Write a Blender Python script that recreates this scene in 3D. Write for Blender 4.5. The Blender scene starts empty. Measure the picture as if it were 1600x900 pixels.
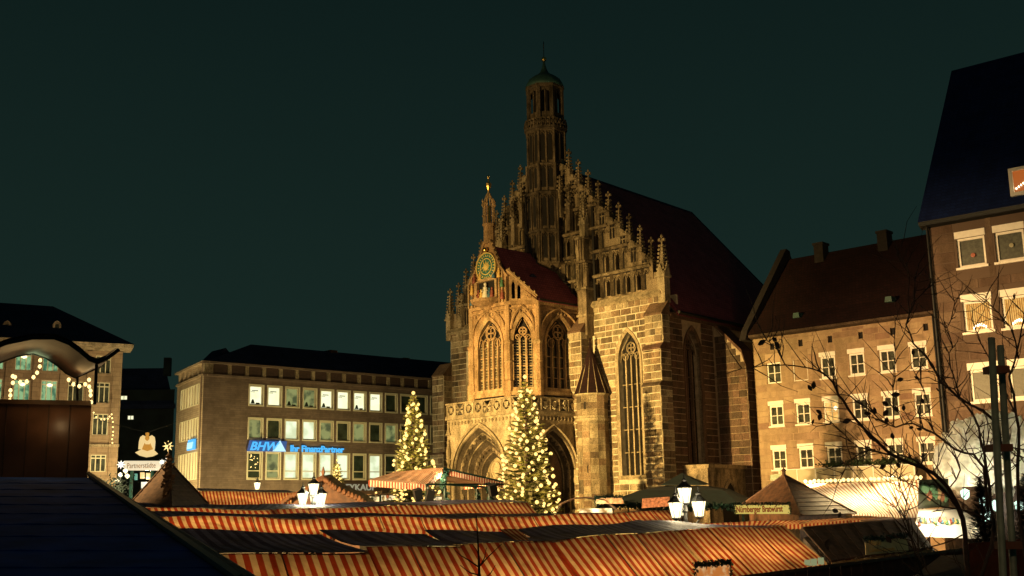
import bpy, bmesh, math, random
from mathutils import Vector, Matrix
from mathutils.geometry import tessellate_polygon
random.seed(7)
sc = bpy.context.scene
COL = sc.collection
R = math.radians

# ---------------------------------------------------------------- camera
EYE = Vector((0, 0, 4.5)); FPX = 1750.0
PITCH = math.atan(347 / FPX); ROLL = R(1.1)
_cp, _sp = math.cos(PITCH), math.sin(PITCH)
FW = Vector((0, _cp, _sp)); _u0 = Vector((0, -_sp, _cp)); _r0 = Vector((1, 0, 0))
RT = _r0 * math.cos(ROLL) - _u0 * math.sin(ROLL)
UP = _u0 * math.cos(ROLL) + _r0 * math.sin(ROLL)
cam = bpy.data.cameras.new('camera'); camo = bpy.data.objects.new('camera', cam); COL.objects.link(camo)
cam.sensor_width = 36; cam.lens = 36 * FPX / 1600; cam.clip_start = .1; cam.clip_end = 3000
M3 = Matrix((RT, UP, -FW)).transposed()
camo.matrix_world = Matrix.Translation(EYE) @ M3.to_4x4()
sc.camera = camo

# ---------------------------------------------------------------- night sky, exposure
w = bpy.data.worlds.new('World'); sc.world = w; w.use_nodes = True
nt = w.node_tree; bg = nt.nodes['Background']
tc = nt.nodes.new('ShaderNodeTexCoord'); sx = nt.nodes.new('ShaderNodeSeparateXYZ'); rp = nt.nodes.new('ShaderNodeValToRGB')
nt.links.new(tc.outputs['Generated'], sx.inputs[0]); nt.links.new(sx.outputs['Z'], rp.inputs[0]); nt.links.new(rp.outputs[0], bg.inputs[0])
e = rp.color_ramp.elements
e[0].position = 0.0; e[0].color = (0.0105, 0.0250, 0.0200, 1)
e[1].position = 0.46; e[1].color = (0.0042, 0.0115, 0.0105, 1)
bg.inputs[1].default_value = 1.0
sc.view_settings.view_transform = 'Standard'; sc.view_settings.look = 'None'
sc.view_settings.exposure = 0.0; sc.view_settings.gamma = 1.0

def light(kind, name, loc, power, color, target=None, **kw):
    l = bpy.data.lights.new(name, kind); l.energy = power; l.color = color
    for k, v in kw.items(): setattr(l, k, v)
    o = bpy.data.objects.new(name, l); COL.objects.link(o); o.location = loc
    if target is not None:
        d = Vector(target) - Vector(loc); o.rotation_euler = d.to_track_quat('-Z', 'Y').to_euler()
    return o
GOLD = (1, .64, .20); WARM = (1, .58, .23); YEL = (1, .72, .33)
# floodlights of the square (the church and the houses round it are floodlit), with some added fills
light('SPOT', 'floodlight_church', (-44, 26, 8), 560000, GOLD, (5, 80, 9), spot_size=R(25), spot_blend=1.0, shadow_soft_size=.25)
light('SPOT', 'floodlight_church_top', (-44, 26.6, 8), 120000, GOLD, (5, 80, 20), spot_size=R(32), spot_blend=.8, shadow_soft_size=.25)
light('SPOT', 'floodlight_porch', (-17, 66, 3.4), 3000, YEL, (-8, 76, 9.5), spot_size=R(75), spot_blend=.9, shadow_soft_size=.15)
light('SPOT', 'floodlight_houses', (-36, 30, 9), 400000, WARM, (26, 64, 3), spot_size=R(35), spot_blend=1.0, shadow_soft_size=.3)
light('SPOT', 'market_fill', (-9, 4, 13), 7500, (1, .60, .26), (1, 46, 2), spot_size=R(48), spot_blend=.8, shadow_soft_size=.3)  # added fill for the stall roofs and kiosks, out of view
light('SPOT', 'near_tree_fill', (.6, 1.2, 6.8), 110, (1, .74, .42), (3.2, 6.6, 4.2), spot_size=R(50), spot_blend=.8, shadow_soft_size=.1)  # added fill on the poles and branches, out of view
light('SPOT', 'near_booth_fill', (-3.4, 5.5, 6.6), 34, (1, .56, .26), (-7.2, 10.6, 5.0), spot_size=R(52), spot_blend=.9, shadow_soft_size=.1)  # added fill to brighten the booth wall, out of view
light('SPOT', 'floodlight_left_house', (-22, 62, 5), 9000, (1, .68, .34), (-35, 85, 9), spot_size=R(60), spot_blend=.9, shadow_soft_size=.3)
light('SPOT', 'street_lamp_end', (-27.5, 79, 4), 9000, (1, .78, .36), (-24, 89, 8), spot_size=R(140), spot_blend=1.0, shadow_soft_size=.3)
light('SPOT', 'street_lamp_office', (-13, 82, 3.5), 6000, (1, .76, .32), (-18, 93, 4), spot_size=R(150), spot_blend=1.0, shadow_soft_size=.3)

# ---------------------------------------------------------------- measuring
def ray(x, y): return FW + RT * ((x - 800) / FPX) - UP * ((y - 450) / FPX)
def at(x, y, Y):
    r = ray(x, y); return EYE + r * (Y / r.y)
def atz(x, y, z):
    r = ray(x, y); return EYE + r * ((z - EYE.z) / r.z)
class Frame:
    """a vertical building plane: local x along it, local y into the building, z up"""
    def __init__(s, o, deg):
        s.o = Vector((o[0], o[1], 0)); s.a = R(deg)
        s.ux = Vector((math.cos(s.a), math.sin(s.a), 0)); s.uy = Vector((-math.sin(s.a), math.cos(s.a), 0))
    def px(s, x, y, yl=0):
        r = ray(x, y); t = (yl + s.uy.dot(s.o) - s.uy.dot(EYE)) / s.uy.dot(r); p = EYE + r * t
        return s.ux.dot(p - s.o), p.z
    def w(s, x, y, z=0): return s.o + s.ux * x + s.uy * y + Vector((0, 0, z))
    def loc(s, p):
        d = Vector(p) - s.o; return Vector((s.ux.dot(d), s.uy.dot(d), p[2]))

# ---------------------------------------------------------------- objects
def empty(name, label, cat, loc=(0, 0, 0), rz=0, group=None, kind=None):
    o = bpy.data.objects.new(name, None); COL.objects.link(o); o.empty_display_size = .2
    o.location = loc; o.rotation_euler = (0, 0, rz)
    return tag(o, label, cat, group, kind)
def tag(o, label=None, cat=None, group=None, kind=None):
    if label: o['label'] = label
    if cat: o['category'] = cat
    if group: o['group'] = group
    if kind: o['kind'] = kind
    return o
def fthing(name, label, cat, F, group=None): return empty(name, label, cat, F.o, F.a, group)
def link(name, me, parent=None, loc=None, scale=None, rot=None):
    o = bpy.data.objects.new(name, me); COL.objects.link(o)
    if parent: o.parent = parent
    if loc is not None: o.location = loc
    if scale is not None: o.scale = scale
    if rot is not None: o.rotation_euler = rot
    return o
class MB:
    def __init__(s): s.v = []; s.f = []
    def add(s, vs, fs):
        n = len(s.v); s.v += [tuple(v) for v in vs]; s.f += [[i + n for i in f] for f in fs]; return s
    def hexa(s, p):   # 8 points: bottom ring 0-3, top ring 4-7
        return s.add(p, [(0, 3, 2, 1), (4, 5, 6, 7), (0, 1, 5, 4), (1, 2, 6, 5), (2, 3, 7, 6), (3, 0, 4, 7)])
    def box(s, x0, x1, y0, y1, z0, z1):
        return s.hexa([(x0, y0, z0), (x1, y0, z0), (x1, y1, z0), (x0, y1, z0), (x0, y0, z1), (x1, y0, z1), (x1, y1, z1), (x0, y1, z1)])
    def prism(s, poly, d0, d1, axis='y'):   # poly of (a,b); extruded along the axis
        def P(a, b, d): return (a, d, b) if axis == 'y' else ((d, a, b) if axis == 'x' else (a, b, d))
        n = len(poly)
        tris = tessellate_polygon([[Vector((a, b, 0)) for a, b in poly]])
        vs = [P(a, b, d0) for a, b in poly] + [P(a, b, d1) for a, b in poly]
        fs = [t for t in tris] + [tuple(i + n for i in reversed(t)) for t in tris]
        fs += [(i, (i + 1) % n, (i + 1) % n + n, i + n) for i in range(n)]
        return s.add(vs, fs)
    def ring(s, cx, cy, r, z, n, ph=0, sy=1): return [(cx + r * math.cos(ph + 2 * math.pi * i / n), cy + sy * r * math.sin(ph + 2 * math.pi * i / n), z) for i in range(n)]
    def lathe(s, cx, cy, prof, n=8, ph=0, cap=True):
        vs = []; fs = []
        for r, z in prof: vs += s.ring(cx, cy, max(r, .001), z, n, ph)
        for k in range(len(prof) - 1):
            for i in range(n): fs.append((k * n + i, k * n + (i + 1) % n, (k + 1) * n + (i + 1) % n, (k + 1) * n + i))
        if cap: fs.append(tuple(range(n))[::-1]); fs.append(tuple((len(prof) - 1) * n + i for i in range(n)))
        return s.add(vs, fs)
    def tube(s, pts, rad, n=5, cap=True):
        pts = [Vector(p) for p in pts]; m = len(pts)
        if not hasattr(rad, '__len__'): rad = [rad] * m
        vs = []; fs = []; a = None
        for i, p in enumerate(pts):
            d = (pts[min(i + 1, m - 1)] - pts[max(i - 1, 0)])
            if d.length < 1e-7: d = Vector((0, 0, 1))
            d.normalize()
            if a is None: a = d.orthogonal().normalized()
            a = (a - d * a.dot(d));
            if a.length < 1e-5: a = d.orthogonal()
            a.normalize(); b = d.cross(a)
            vs += [p + (a * math.cos(2 * math.pi * k / n) + b * math.sin(2 * math.pi * k / n)) * rad[i] for k in range(n)]
        for i in range(m - 1):
            for k in range(n): fs.append((i * n + k, i * n + (k + 1) % n, (i + 1) * n + (k + 1) % n, (i + 1) * n + k))
        if cap: fs.append(tuple(range(n))[::-1]); fs.append(tuple((m - 1) * n + k for k in range(n)))
        return s.add(vs, fs)
    def bar(s, p, q, wdt, hgt=None):
        return s.tube([p, q], wdt / 2, 4)
    def poly3(s, pts, th=(0, 0, -.04)):   # flat sheet of 3-D points with a thickness vector
        n = len(pts); t = Vector(th); vs = [Vector(p) for p in pts]; vs = vs + [v + t for v in vs]
        fs = [tuple(range(n)), tuple(range(2 * n - 1, n - 1, -1))] + [(i, i + n, (i + 1) % n + n, (i + 1) % n) for i in range(n)]
        return s.add(vs, fs)
    def mesh(s, name, mat, smooth=False):
        me = bpy.data.meshes.new(name); me.from_pydata(s.v, [], s.f)
        if mat: me.materials.append(mat)
        bm = bmesh.new(); bm.from_mesh(me); bmesh.ops.recalc_face_normals(bm, faces=bm.faces); bm.to_mesh(me); bm.free()
        if smooth: me.polygons.foreach_set('use_smooth', [True] * len(me.polygons))
        me.update(); return me
    def build(s, name, mat, parent=None, label=None, kind=None, smooth=False):
        o = link(name, s.mesh(name, mat, smooth), parent)
        if label: o['label'] = label
        if kind: o['kind'] = kind
        return o

def wall_holes(mb, outer, holes, y, depth, thick=None):
    """front face of a wall at local y with holes cut through and reveals going back by depth"""
    loops = [[Vector((a, b, 0)) for a, b in outer]] + [[Vector((a, b, 0)) for a, b in h] for h in holes]
    tris = tessellate_polygon(loops)
    flat = [p for l in loops for p in l]
    mb.add([(p.x, y, p.y) for p in flat], [t for t in tris])
    for h in holes:
        n = len(h)
        mb.add([(a, y, b) for a, b in h] + [(a, y + depth, b) for a, b in h], [(i, (i + 1) % n, (i + 1) % n + n, i + n) for i in range(n)])
    if thick:
        n = len(outer)
        mb.add([(a, y, b) for a, b in outer] + [(a, y + thick, b) for a, b in outer], [(i, (i + 1) % n, (i + 1) % n + n, i + n) for i in range(n)])
    return mb
def rect(x0, x1, z0, z1): return [(x0, z0), (x1, z0), (x1, z1), (x0, z1)]
def arch(x0, x1, z0, zs, z1, n=7):
    """pointed arch outline: sill z0, springing zs, apex z1"""
    c = (x0 + x1) / 2; hw = (x1 - x0) / 2
    pts = [(x0, z0), (x1, z0)]
    R_ = []
    for i in range(n + 1):
        t = R(60) * i / n
        R_.append((c - hw + 2 * hw * math.cos(t), zs + (z1 - zs) * math.sin(t) / math.sin(R(60))))
    pts += R_
    pts += [(2 * c - a, b) for a, b in reversed(R_[:-1])]
    return pts
def arch_line(x0, x1, zs, z1, n=8): return arch(x0, x1, zs - .001, zs, z1, n)[2:]
def arch_halfwidth(z, hw, zs, z1):
    if z <= zs: return hw
    s_ = min(1, (z - zs) / (z1 - zs)) * math.sin(R(60)); return hw * (2 * math.sqrt(1 - s_ * s_) - 1)

# ---------------------------------------------------------------- materials
MATS = {}
def nodes(name):
    m = bpy.data.materials.new(name); m.use_nodes = True; MATS[name] = m
    return m, m.node_tree, m.node_tree.nodes['Principled BSDF']
def plain(name, c, rough=.8, metal=0, emit=None, es=0, nscale=None, namt=.25, bump=0, spec=None):
    m, t, b = nodes(name)
    b.inputs['Base Color'].default_value = (*c, 1); b.inputs['Roughness'].default_value = rough; b.inputs['Metallic'].default_value = metal
    if spec is not None: b.inputs['Specular IOR Level'].default_value = spec
    if emit: b.inputs['Emission Color'].default_value = (*emit, 1); b.inputs['Emission Strength'].default_value = es
    if nscale:
        tcn = t.nodes.new('ShaderNodeTexCoord'); n = t.nodes.new('ShaderNodeTexNoise'); n.inputs['Scale'].default_value = nscale; n.inputs['Detail'].default_value = 6
        t.links.new(tcn.outputs['Object'], n.inputs[0])
        r = t.nodes.new('ShaderNodeValToRGB'); r.color_ramp.elements[0].position = .3; r.color_ramp.elements[1].position = .7
        r.color_ramp.elements[0].color = (*[x * (1 - namt) for x in c], 1); r.color_ramp.elements[1].color = (*[min(1, x * (1 + namt)) for x in c], 1)
        t.links.new(n.outputs['Fac'], r.inputs[0]); t.links.new(r.outputs[0], b.inputs['Base Color'])
        if bump:
            bp = t.nodes.new('ShaderNodeBump'); bp.inputs['Strength'].default_value = bump; bp.inputs['Distance'].default_value = .03
            t.links.new(n.outputs['Fac'], bp.inputs['Height']); t.links.new(bp.outputs[0], b.inputs['Normal'])
    return m
def stone(name, cols, soot=.45, grit=1.0, nscale=1.2):
    """sandstone: a colour per block (object or mesh island), grain, and dark weather stains"""
    m, t, b = nodes(name); L = t.links.new; N = t.nodes.new
    b.inputs['Roughness'].default_value = .92; b.inputs['Specular IOR Level'].default_value = .15
    oi = N('ShaderNodeObjectInfo'); ge = N('ShaderNodeNewGeometry'); ad = N('ShaderNodeMath'); ad.operation = 'ADD'; fr = N('ShaderNodeMath'); fr.operation = 'FRACT'
    L(oi.outputs['Random'], ad.inputs[0]); L(ge.outputs['Random Per Island'], ad.inputs[1]); L(ad.outputs[0], fr.inputs[0])
    r = N('ShaderNodeValToRGB'); el = r.color_ramp.elements
    while len(el) < len(cols): el.new(.5)
    for i, c in enumerate(cols): el[i].position = i / (len(cols) - 1); el[i].color = (*c, 1)
    L(fr.outputs[0], r.inputs[0])
    n = N('ShaderNodeTexNoise'); n.inputs['Scale'].default_value = nscale; n.inputs['Detail'].default_value = 8; n.inputs['Roughness'].default_value = .65
    mp = N('ShaderNodeMapping'); mp.inputs['Scale'].default_value = (1, 1, .38); L(ge.outputs['Position'], mp.inputs[0]); L(mp.outputs[0], n.inputs[0])
    r2 = N('ShaderNodeValToRGB'); r2.color_ramp.elements[0].position = .38; r2.color_ramp.elements[1].position = .60
    k = 1 - soot; r2.color_ramp.elements[0].color = (k, k, k * .95, 1); r2.color_ramp.elements[1].color = (1.05, 1.05, 1.05, 1)
    L(n.outputs['Fac'], r2.inputs[0])
    mx = N('ShaderNodeMix'); mx.data_type = 'RGBA'; mx.blend_type = 'MULTIPLY'; mx.inputs[0].default_value = 1
    L(r.outputs[0], mx.inputs[6]); L(r2.outputs[0], mx.inputs[7])
    n2 = N('ShaderNodeTexNoise'); n2.inputs['Scale'].default_value = 14; n2.inputs['Detail'].default_value = 4; L(ge.outputs['Position'], n2.inputs[0])
    r3 = N('ShaderNodeValToRGB'); r3.color_ramp.elements[0].position = .3; r3.color_ramp.elements[0].color = (1 - .5 * grit, 1 - .51 * grit, 1 - .54 * grit, 1); r3.color_ramp.elements[1].position = .65; r3.color_ramp.elements[1].color = (1 + .22 * grit, 1 + .2 * grit, 1 + .16 * grit, 1)
    L(n2.outputs['Fac'], r3.inputs[0])
    m2 = N('ShaderNodeMix'); m2.data_type = 'RGBA'; m2.blend_type = 'MULTIPLY'; m2.inputs[0].default_value = 1
    L(mx.outputs[2], m2.inputs[6]); L(r3.outputs[0], m2.inputs[7]); L(m2.outputs[2], b.inputs['Base Color'])
    bp = N('ShaderNodeBump'); bp.inputs['Strength'].default_value = .5; bp.inputs['Distance'].default_value = .04
    L(n2.outputs['Fac'], bp.inputs['Height']); L(bp.outputs[0], b.inputs['Normal'])
    return m
def coursed(name, c1, c2, mortar, sx, sz, soot=.3, msize=.02):
    """fine stone or tile courses too small to pick apart: brick pattern in the wall plane (object x, z)"""
    m, t, b = nodes(name); L = t.links.new; N = t.nodes.new
    b.inputs['Roughness'].default_value = .9; b.inputs['Specular IOR Level'].default_value = .15
    tcn = N('ShaderNodeTexCoord'); s = N('ShaderNodeSeparateXYZ'); c = N('ShaderNodeCombineXYZ'); a = N('ShaderNodeMath'); a.operation = 'ADD'
    L(tcn.outputs['Object'], s.inputs[0]); L(s.outputs['X'], a.inputs[0]); L(s.outputs['Y'], a.inputs[1]); L(a.outputs[0], c.inputs['X']); L(s.outputs['Z'], c.inputs['Y'])
    br = N('ShaderNodeTexBrick'); br.inputs['Scale'].default_value = 1; br.inputs['Brick Width'].default_value = sx; br.inputs['Row Height'].default_value = sz
    br.inputs['Mortar Size'].default_value = msize; br.inputs['Color1'].default_value = (*c1, 1); br.inputs['Color2'].default_value = (*c2, 1); br.inputs['Mortar'].default_value = (*mortar, 1)
    L(c.outputs[0], br.inputs['Vector'])
    n = N('ShaderNodeTexNoise'); n.inputs['Scale'].default_value = .9; n.inputs['Detail'].default_value = 9; n.inputs['Roughness'].default_value = .7; L(tcn.outputs['Object'], n.inputs[0])
    r2 = N('ShaderNodeValToRGB'); r2.color_ramp.elements[0].position = .35; r2.color_ramp.elements[1].position = .65
    k = 1 - soot; r2.color_ramp.elements[0].color = (k, k, k, 1); r2.color_ramp.elements[1].color = (1.1, 1.1, 1.1, 1); L(n.outputs['Fac'], r2.inputs[0])
    mx = N('ShaderNodeMix'); mx.data_type = 'RGBA'; mx.blend_type = 'MULTIPLY'; mx.inputs[0].default_value = 1
    L(br.outputs['Color'], mx.inputs[6]); L(r2.outputs[0], mx.inputs[7]); L(mx.outputs[2], b.inputs['Base Color'])
    bp = N('ShaderNodeBump'); bp.inputs['Strength'].default_value = .6; bp.inputs['Distance'].default_value = .02; L(br.outputs['Fac'], bp.inputs['Height']); bp.invert = True
    L(bp.outputs[0], b.inputs['Normal'])
    return m
def striped(name, period, c1, c2, transl=.5, axis='X', duty=.5):
    m, t, b = nodes(name); L = t.links.new; N = t.nodes.new
    tcn = N('ShaderNodeTexCoord'); s = N('ShaderNodeSeparateXYZ'); L(tcn.outputs['Object'], s.inputs[0])
    nw = N('ShaderNodeTexNoise'); nw.inputs['Scale'].default_value = 1.3; L(tcn.outputs['Object'], nw.inputs[0])
    ml = N('ShaderNodeMath'); ml.operation = 'MULTIPLY_ADD'; ml.inputs[1].default_value = .05; L(nw.outputs['Fac'], ml.inputs[0]); L(s.outputs[axis], ml.inputs[2])
    d = N('ShaderNodeMath'); d.operation = 'DIVIDE'; d.inputs[1].default_value = period; L(ml.outputs[0], d.inputs[0])
    f = N('ShaderNodeMath'); f.operation = 'FRACT'; L(d.outputs[0], f.inputs[0])
    r = N('ShaderNodeValToRGB'); e = r.color_ramp.elements; e[0].position = duty - .02; e[0].color = (*c1, 1); e[1].position = duty + .02; e[1].color = (*c2, 1); L(f.outputs[0], r.inputs[0])
    n = N('ShaderNodeTexNoise'); n.inputs['Scale'].default_value = 1.7; n.inputs['Detail'].default_value = 7; L(tcn.outputs['Object'], n.inputs[0])
    r2 = N('ShaderNodeValToRGB'); r2.color_ramp.elements[0].position = .3; r2.color_ramp.elements[0].color = (.62, .58, .52, 1); r2.color_ramp.elements[1].position = .62; r2.color_ramp.elements[1].color = (1.05, 1.05, 1.05, 1); L(n.outputs['Fac'], r2.inputs[0])
    mx = N('ShaderNodeMix'); mx.data_type = 'RGBA'; mx.blend_type = 'MULTIPLY'; mx.inputs[0].default_value = 1; L(r.outputs[0], mx.inputs[6]); L(r2.outputs[0], mx.inputs[7])
    L(mx.outputs[2], b.inputs['Base Color']); b.inputs['Roughness'].default_value = .75; b.inputs['Specular IOR Level'].default_value = .2
    bp = N('ShaderNodeBump'); bp.inputs['Strength'].default_value = .5; bp.inputs['Distance'].default_value = .06; L(n.outputs['Fac'], bp.inputs['Height']); L(bp.outputs[0], b.inputs['Normal'])
    if transl:
        tr = N('ShaderNodeBsdfTranslucent'); L(mx.outputs[2], tr.inputs['Color']); ms = N('ShaderNodeMixShader'); ms.inputs[0].default_value = transl
        L(b.outputs[0], ms.inputs[1]); L(tr.outputs[0], ms.inputs[2]); L(ms.outputs[0], t.nodes['Material Output'].inputs['Surface'])
    return m
def lit(name, c, s, nscale=None, c2=None, blind=False):
    m, t, b = nodes(name); L = t.links.new; N = t.nodes.new
    b.inputs['Base Color'].default_value = (.05, .05, .05, 1); b.inputs['Emission Strength'].default_value = s; b.inputs['Emission Color'].default_value = (*c, 1); b.inputs['Roughness'].default_value = .2
    if nscale:
        tcn = N('ShaderNodeTexCoord'); oi = N('ShaderNodeObjectInfo'); va = N('ShaderNodeVectorMath'); va.operation = 'ADD'; L(tcn.outputs['Object'], va.inputs[0])
        cm = N('ShaderNodeCombineXYZ'); mu = N('ShaderNodeMath'); mu.operation = 'MULTIPLY'; mu.inputs[1].default_value = 40; L(oi.outputs['Random'], mu.inputs[0]); L(mu.outputs[0], cm.inputs['X']); L(cm.outputs[0], va.inputs[1])
        n = N('ShaderNodeTexNoise'); n.inputs['Scale'].default_value = nscale; n.inputs['Detail'].default_value = 3; L(va.outputs[0], n.inputs[0])
        r = N('ShaderNodeValToRGB'); r.color_ramp.elements[0].position = .38; r.color_ramp.elements[0].color = (*c2, 1); r.color_ramp.elements[1].position = .55; r.color_ramp.elements[1].color = (*c, 1)
        L(n.outputs['Fac'], r.inputs[0]); L(r.outputs[0], b.inputs['Emission Color'])
    return m

SAND = [(.38, .31, .21), (.27, .21, .14), (.42, .36, .25), (.16, .12, .085), (.32, .23, .15), (.22, .15, .10), (.46, .39, .27), (.10, .08, .06), (.36, .28, .18)]
S_FAC = stone('ashlar_pale', SAND, .55)
S_TRIM = stone('sandstone_trim', [(.40, .33, .23), (.36, .29, .19), (.43, .36, .25)], .55, nscale=1.8)
S_GABLE = stone('sandstone_gable', [(.34, .27, .18), (.22, .17, .115), (.38, .31, .21), (.27, .21, .14), (.14, .11, .08)], .78, nscale=1.3)
S_TOWER = stone('sandstone_tower_sooty', [(.15, .115, .08), (.10, .08, .06), (.19, .145, .10)], .65, nscale=2.5)
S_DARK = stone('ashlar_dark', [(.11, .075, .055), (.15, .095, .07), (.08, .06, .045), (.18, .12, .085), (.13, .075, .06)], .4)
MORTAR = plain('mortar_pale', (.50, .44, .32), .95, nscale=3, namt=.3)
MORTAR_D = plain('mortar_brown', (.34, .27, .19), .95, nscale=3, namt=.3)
CHAPEL = stone('chapel_warm_sandstone', [(.46, .31, .17), (.42, .27, .15), (.50, .36, .21)], .5, nscale=1.6)
ROOF_CH = coursed('church_roof_tiles', (.42, .11, .13), (.33, .085, .11), (.2, .06, .08), .25, .22)
ROOF_R = coursed('red_roof_tiles', (.026, .010, .010), (.018, .008, .008), (.012, .006, .006), .25, .22)
ROOF_D = coursed('dark_roof_tiles', (.035, .045, .11), (.025, .035, .08), (.018, .025, .06), .25, .25)
ROOF_B = coursed('blue_black_slate', (.010, .026, .12), (.008, .02, .095), (.006, .014, .07), .3, .2)
GLASS_D = plain('leaded_glass_dark', (.012, .011, .010), .25, nscale=9, namt=.6)
GLASS_N = plain('night_window_glass', (.050, .056, .042), .12, nscale=2.5, namt=.6)
LEAD = plain('leaded_lattice', (.35, .29, .18), .6)
BLACK = plain('recess_shade', (.010, .008, .007), .95)  # near-black in place of the shade inside openings and recesses
COPPER = plain('green_copper', (.030, .085, .075), .6, nscale=3, namt=.35)
GILT = plain('gilded_metal', (.95, .62, .20), .28, 1.0)
IRON = plain('dark_iron', (.02, .022, .022), .5, .6)
WHITE = plain('white_window_paint', (.80, .79, .70), .6, nscale=4, namt=.08)
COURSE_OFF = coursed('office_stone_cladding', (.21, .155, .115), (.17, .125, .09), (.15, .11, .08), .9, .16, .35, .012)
COURSE_HOUSE = plain('house_stone_joint', (.30, .215, .13), .95, nscale=2, namt=.3)
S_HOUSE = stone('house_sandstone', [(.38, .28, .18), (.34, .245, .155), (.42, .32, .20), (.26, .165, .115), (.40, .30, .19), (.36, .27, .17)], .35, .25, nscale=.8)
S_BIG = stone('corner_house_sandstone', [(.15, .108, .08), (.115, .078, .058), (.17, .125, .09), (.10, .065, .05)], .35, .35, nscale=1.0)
TIMBER = plain('dark_timber', (.06, .032, .018), .55, nscale=6, namt=.5, bump=.4)
TIMBER_M = plain('brown_timber', (.12, .060, .030), .5, nscale=5, namt=.45, bump=.4)
GREENPAINT = plain('dark_green_paint', (.008, .034, .026), .5, nscale=4, namt=.3)
GREENCLOTH = plain('dark_green_canvas', (.006, .018, .014), .8, nscale=3, namt=.4)
NEEDLE = plain('fir_needles', (.10, .105, .022), .6, nscale=6, namt=.5)
BARK = plain('bark', (.035, .022, .014), .85, nscale=14, namt=.5, bump=.5)
TWIG = plain('twig_bark', (.07, .035, .02), .7, nscale=20, namt=.5)
DEADLEAF = plain('withered_leaf', (.06, .035, .02), .8, nscale=9, namt=.4)
BULB = lit('glowing_bulb', (1, .63, .17), 2.0)
BULB_S = lit('string_bulb', (1, .70, .26), 2.4)
LAMPGLASS = lit('lit_lantern_glass', (1, .84, .48), 2.2)
# ================================================================ setting: ground
g = MB(); g.add([(-900, -60, 0), (900, -60, 0), (900, 1500, 0), (-900, 1500, 0)], [(0, 1, 2, 3)])
GROUND = coursed('cobbles', (.09, .08, .07), (.06, .055, .05), (.03, .028, .025), .16, .12)
g.build('market_square_ground', GROUND, kind='structure')

# ---------------------------------------------------------------- block laying
CUBE = {}
def cube_mesh(mat):
    if mat.name not in CUBE:
        b = .035
        mb = MB().box(0, 1, 0, 1, 0, 1); mb.v = [(.0 if v[0] == 0 else 1., v[1], v[2]) for v in mb.v]
        # front face (y=0) drawn in a little so the arris catches light
        mb.v = [(v[0] + (b if v[0] == 0 else -b) * (v[1] == 0), v[1], v[2] + (b * 1.6 if v[2] == 0 else -b * 1.6) * (v[1] == 0)) for v in mb.v]
        CUBE[mat.name] = mb.mesh('stone_block', mat)
    return CUBE[mat.name]
class Blocks:
    """lays courses of ashlar on a face; first `limit` blocks are objects, the rest joined as stuff"""
    def __init__(s, mat, limit): s.mat = mat; s.left = limit; s.rest = {}
    def lay(s, parent, x0, x1, z0, z1, y, rowh=.5, lmin=.6, lmax=1.2, holes=lambda z: [], proud=.05, name='stone', side=None, gap=.055, single=True):
        z = z0; k = 0
        while z < z1 - .12:
            h = min(rowh * random.uniform(.86, 1.14), z1 - z)
            if z1 - z - h < .15: h = z1 - z
            spans = [(x0(z) if callable(x0) else x0, x1(z) if callable(x1) else x1)]
            for a, b in holes(z) + holes(z + h):
                ns = []
                for p, q in spans:
                    if b <= p or a >= q: ns.append((p, q)); continue
                    if a > p: ns.append((p, a))
                    if b < q: ns.append((b, q))
                spans = ns
            for p, q in spans:
                if q - p < .08: continue
                n = max(1, round((q - p) / random.uniform(lmin, lmax)))
                cuts = [p] + sorted(p + (q - p) * (i + random.uniform(-.25, .25)) / n for i in range(1, n)) + [q]
                for a, b in zip(cuts, cuts[1:]):
                    pr = proud * random.uniform(.55, 1.3); A, B = a + gap / 2, b - gap / 2
                    if B - A < .05: continue
                    if s.left > 0 and single and (b - a) > .3:
                        s.left -= 1
                        if side is None: link(name, cube_mesh(s.mat), parent, (A, y - pr, z + gap / 2), (B - A, pr + .03, h - gap))
                        else: link(name, cube_mesh(s.mat), parent, (side + pr, A, z + gap / 2), (B - A, pr + .03, h - gap), (0, 0, R(90)))
                    else:
                        mb = s.rest.setdefault(parent.name, (parent, MB()))[1]
                        if side is None: mb.box(A, B, y - pr, y + .03, z + gap / 2, z + h - gap / 2)
                        else: mb.box(side - .03, side + pr, A, B, z + gap / 2, z + h - gap / 2)
            z += h; k += 1
    def finish(s, name='stonework'):
        for p, mb in s.rest.values():
            if mb.v: mb.build(name, s.mat, p, kind='stuff')

# ================================================================ church
C = Frame((10.316, 76), -46)
CX = -11.2
church = fthing('church', 'floodlit Gothic sandstone church with stepped pinnacled gable, slim tower and clock', 'church', C)
def cpart(name, mb, mat, parent=church, **k): return mb.build(name, mat, parent, **k)
BL = Blocks(S_FAC, 300)

# --- west front wall with the two tall windows
WZ = 19.1
w1 = arch(-4.15, -2.2, 6.7, 14.6, 16.7)
w0 = arch(-20.1, -18.1, 6.7, 14.6, 16.7)
cr = atz(0, 0, 1) if False else None
m = MB(); wall_holes(m, rect(-22.3, -.0, 0, WZ), [w1, w0], 0, .9)
m.box(-22.3, -.0, 1.6, 1.8, 0, WZ)
front = cpart('front_wall', m, MORTAR)
def hole_r(z): 
    return [(-3.175 - arch_halfwidth(z, .975, 14.6, 16.7) - .28, -3.175 + arch_halfwidth(z, .975, 14.6, 16.7) + .28)] if 6.5 < z < 17.1 and z < 16.95 else []
def hole_l(z): return [(-19.1 - 1.25, -19.1 + 1.25)] if 6.5 < z < 16.9 else []
BL.lay(front, -6.35, -.05, 4.0, WZ - .15, 0, .44, .55, 1.15, hole_r)
BL.lay(front, -22.25, -15.0, 5.0, WZ - .15, 0, .46, .55, 1.2, hole_l, single=False)

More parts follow.
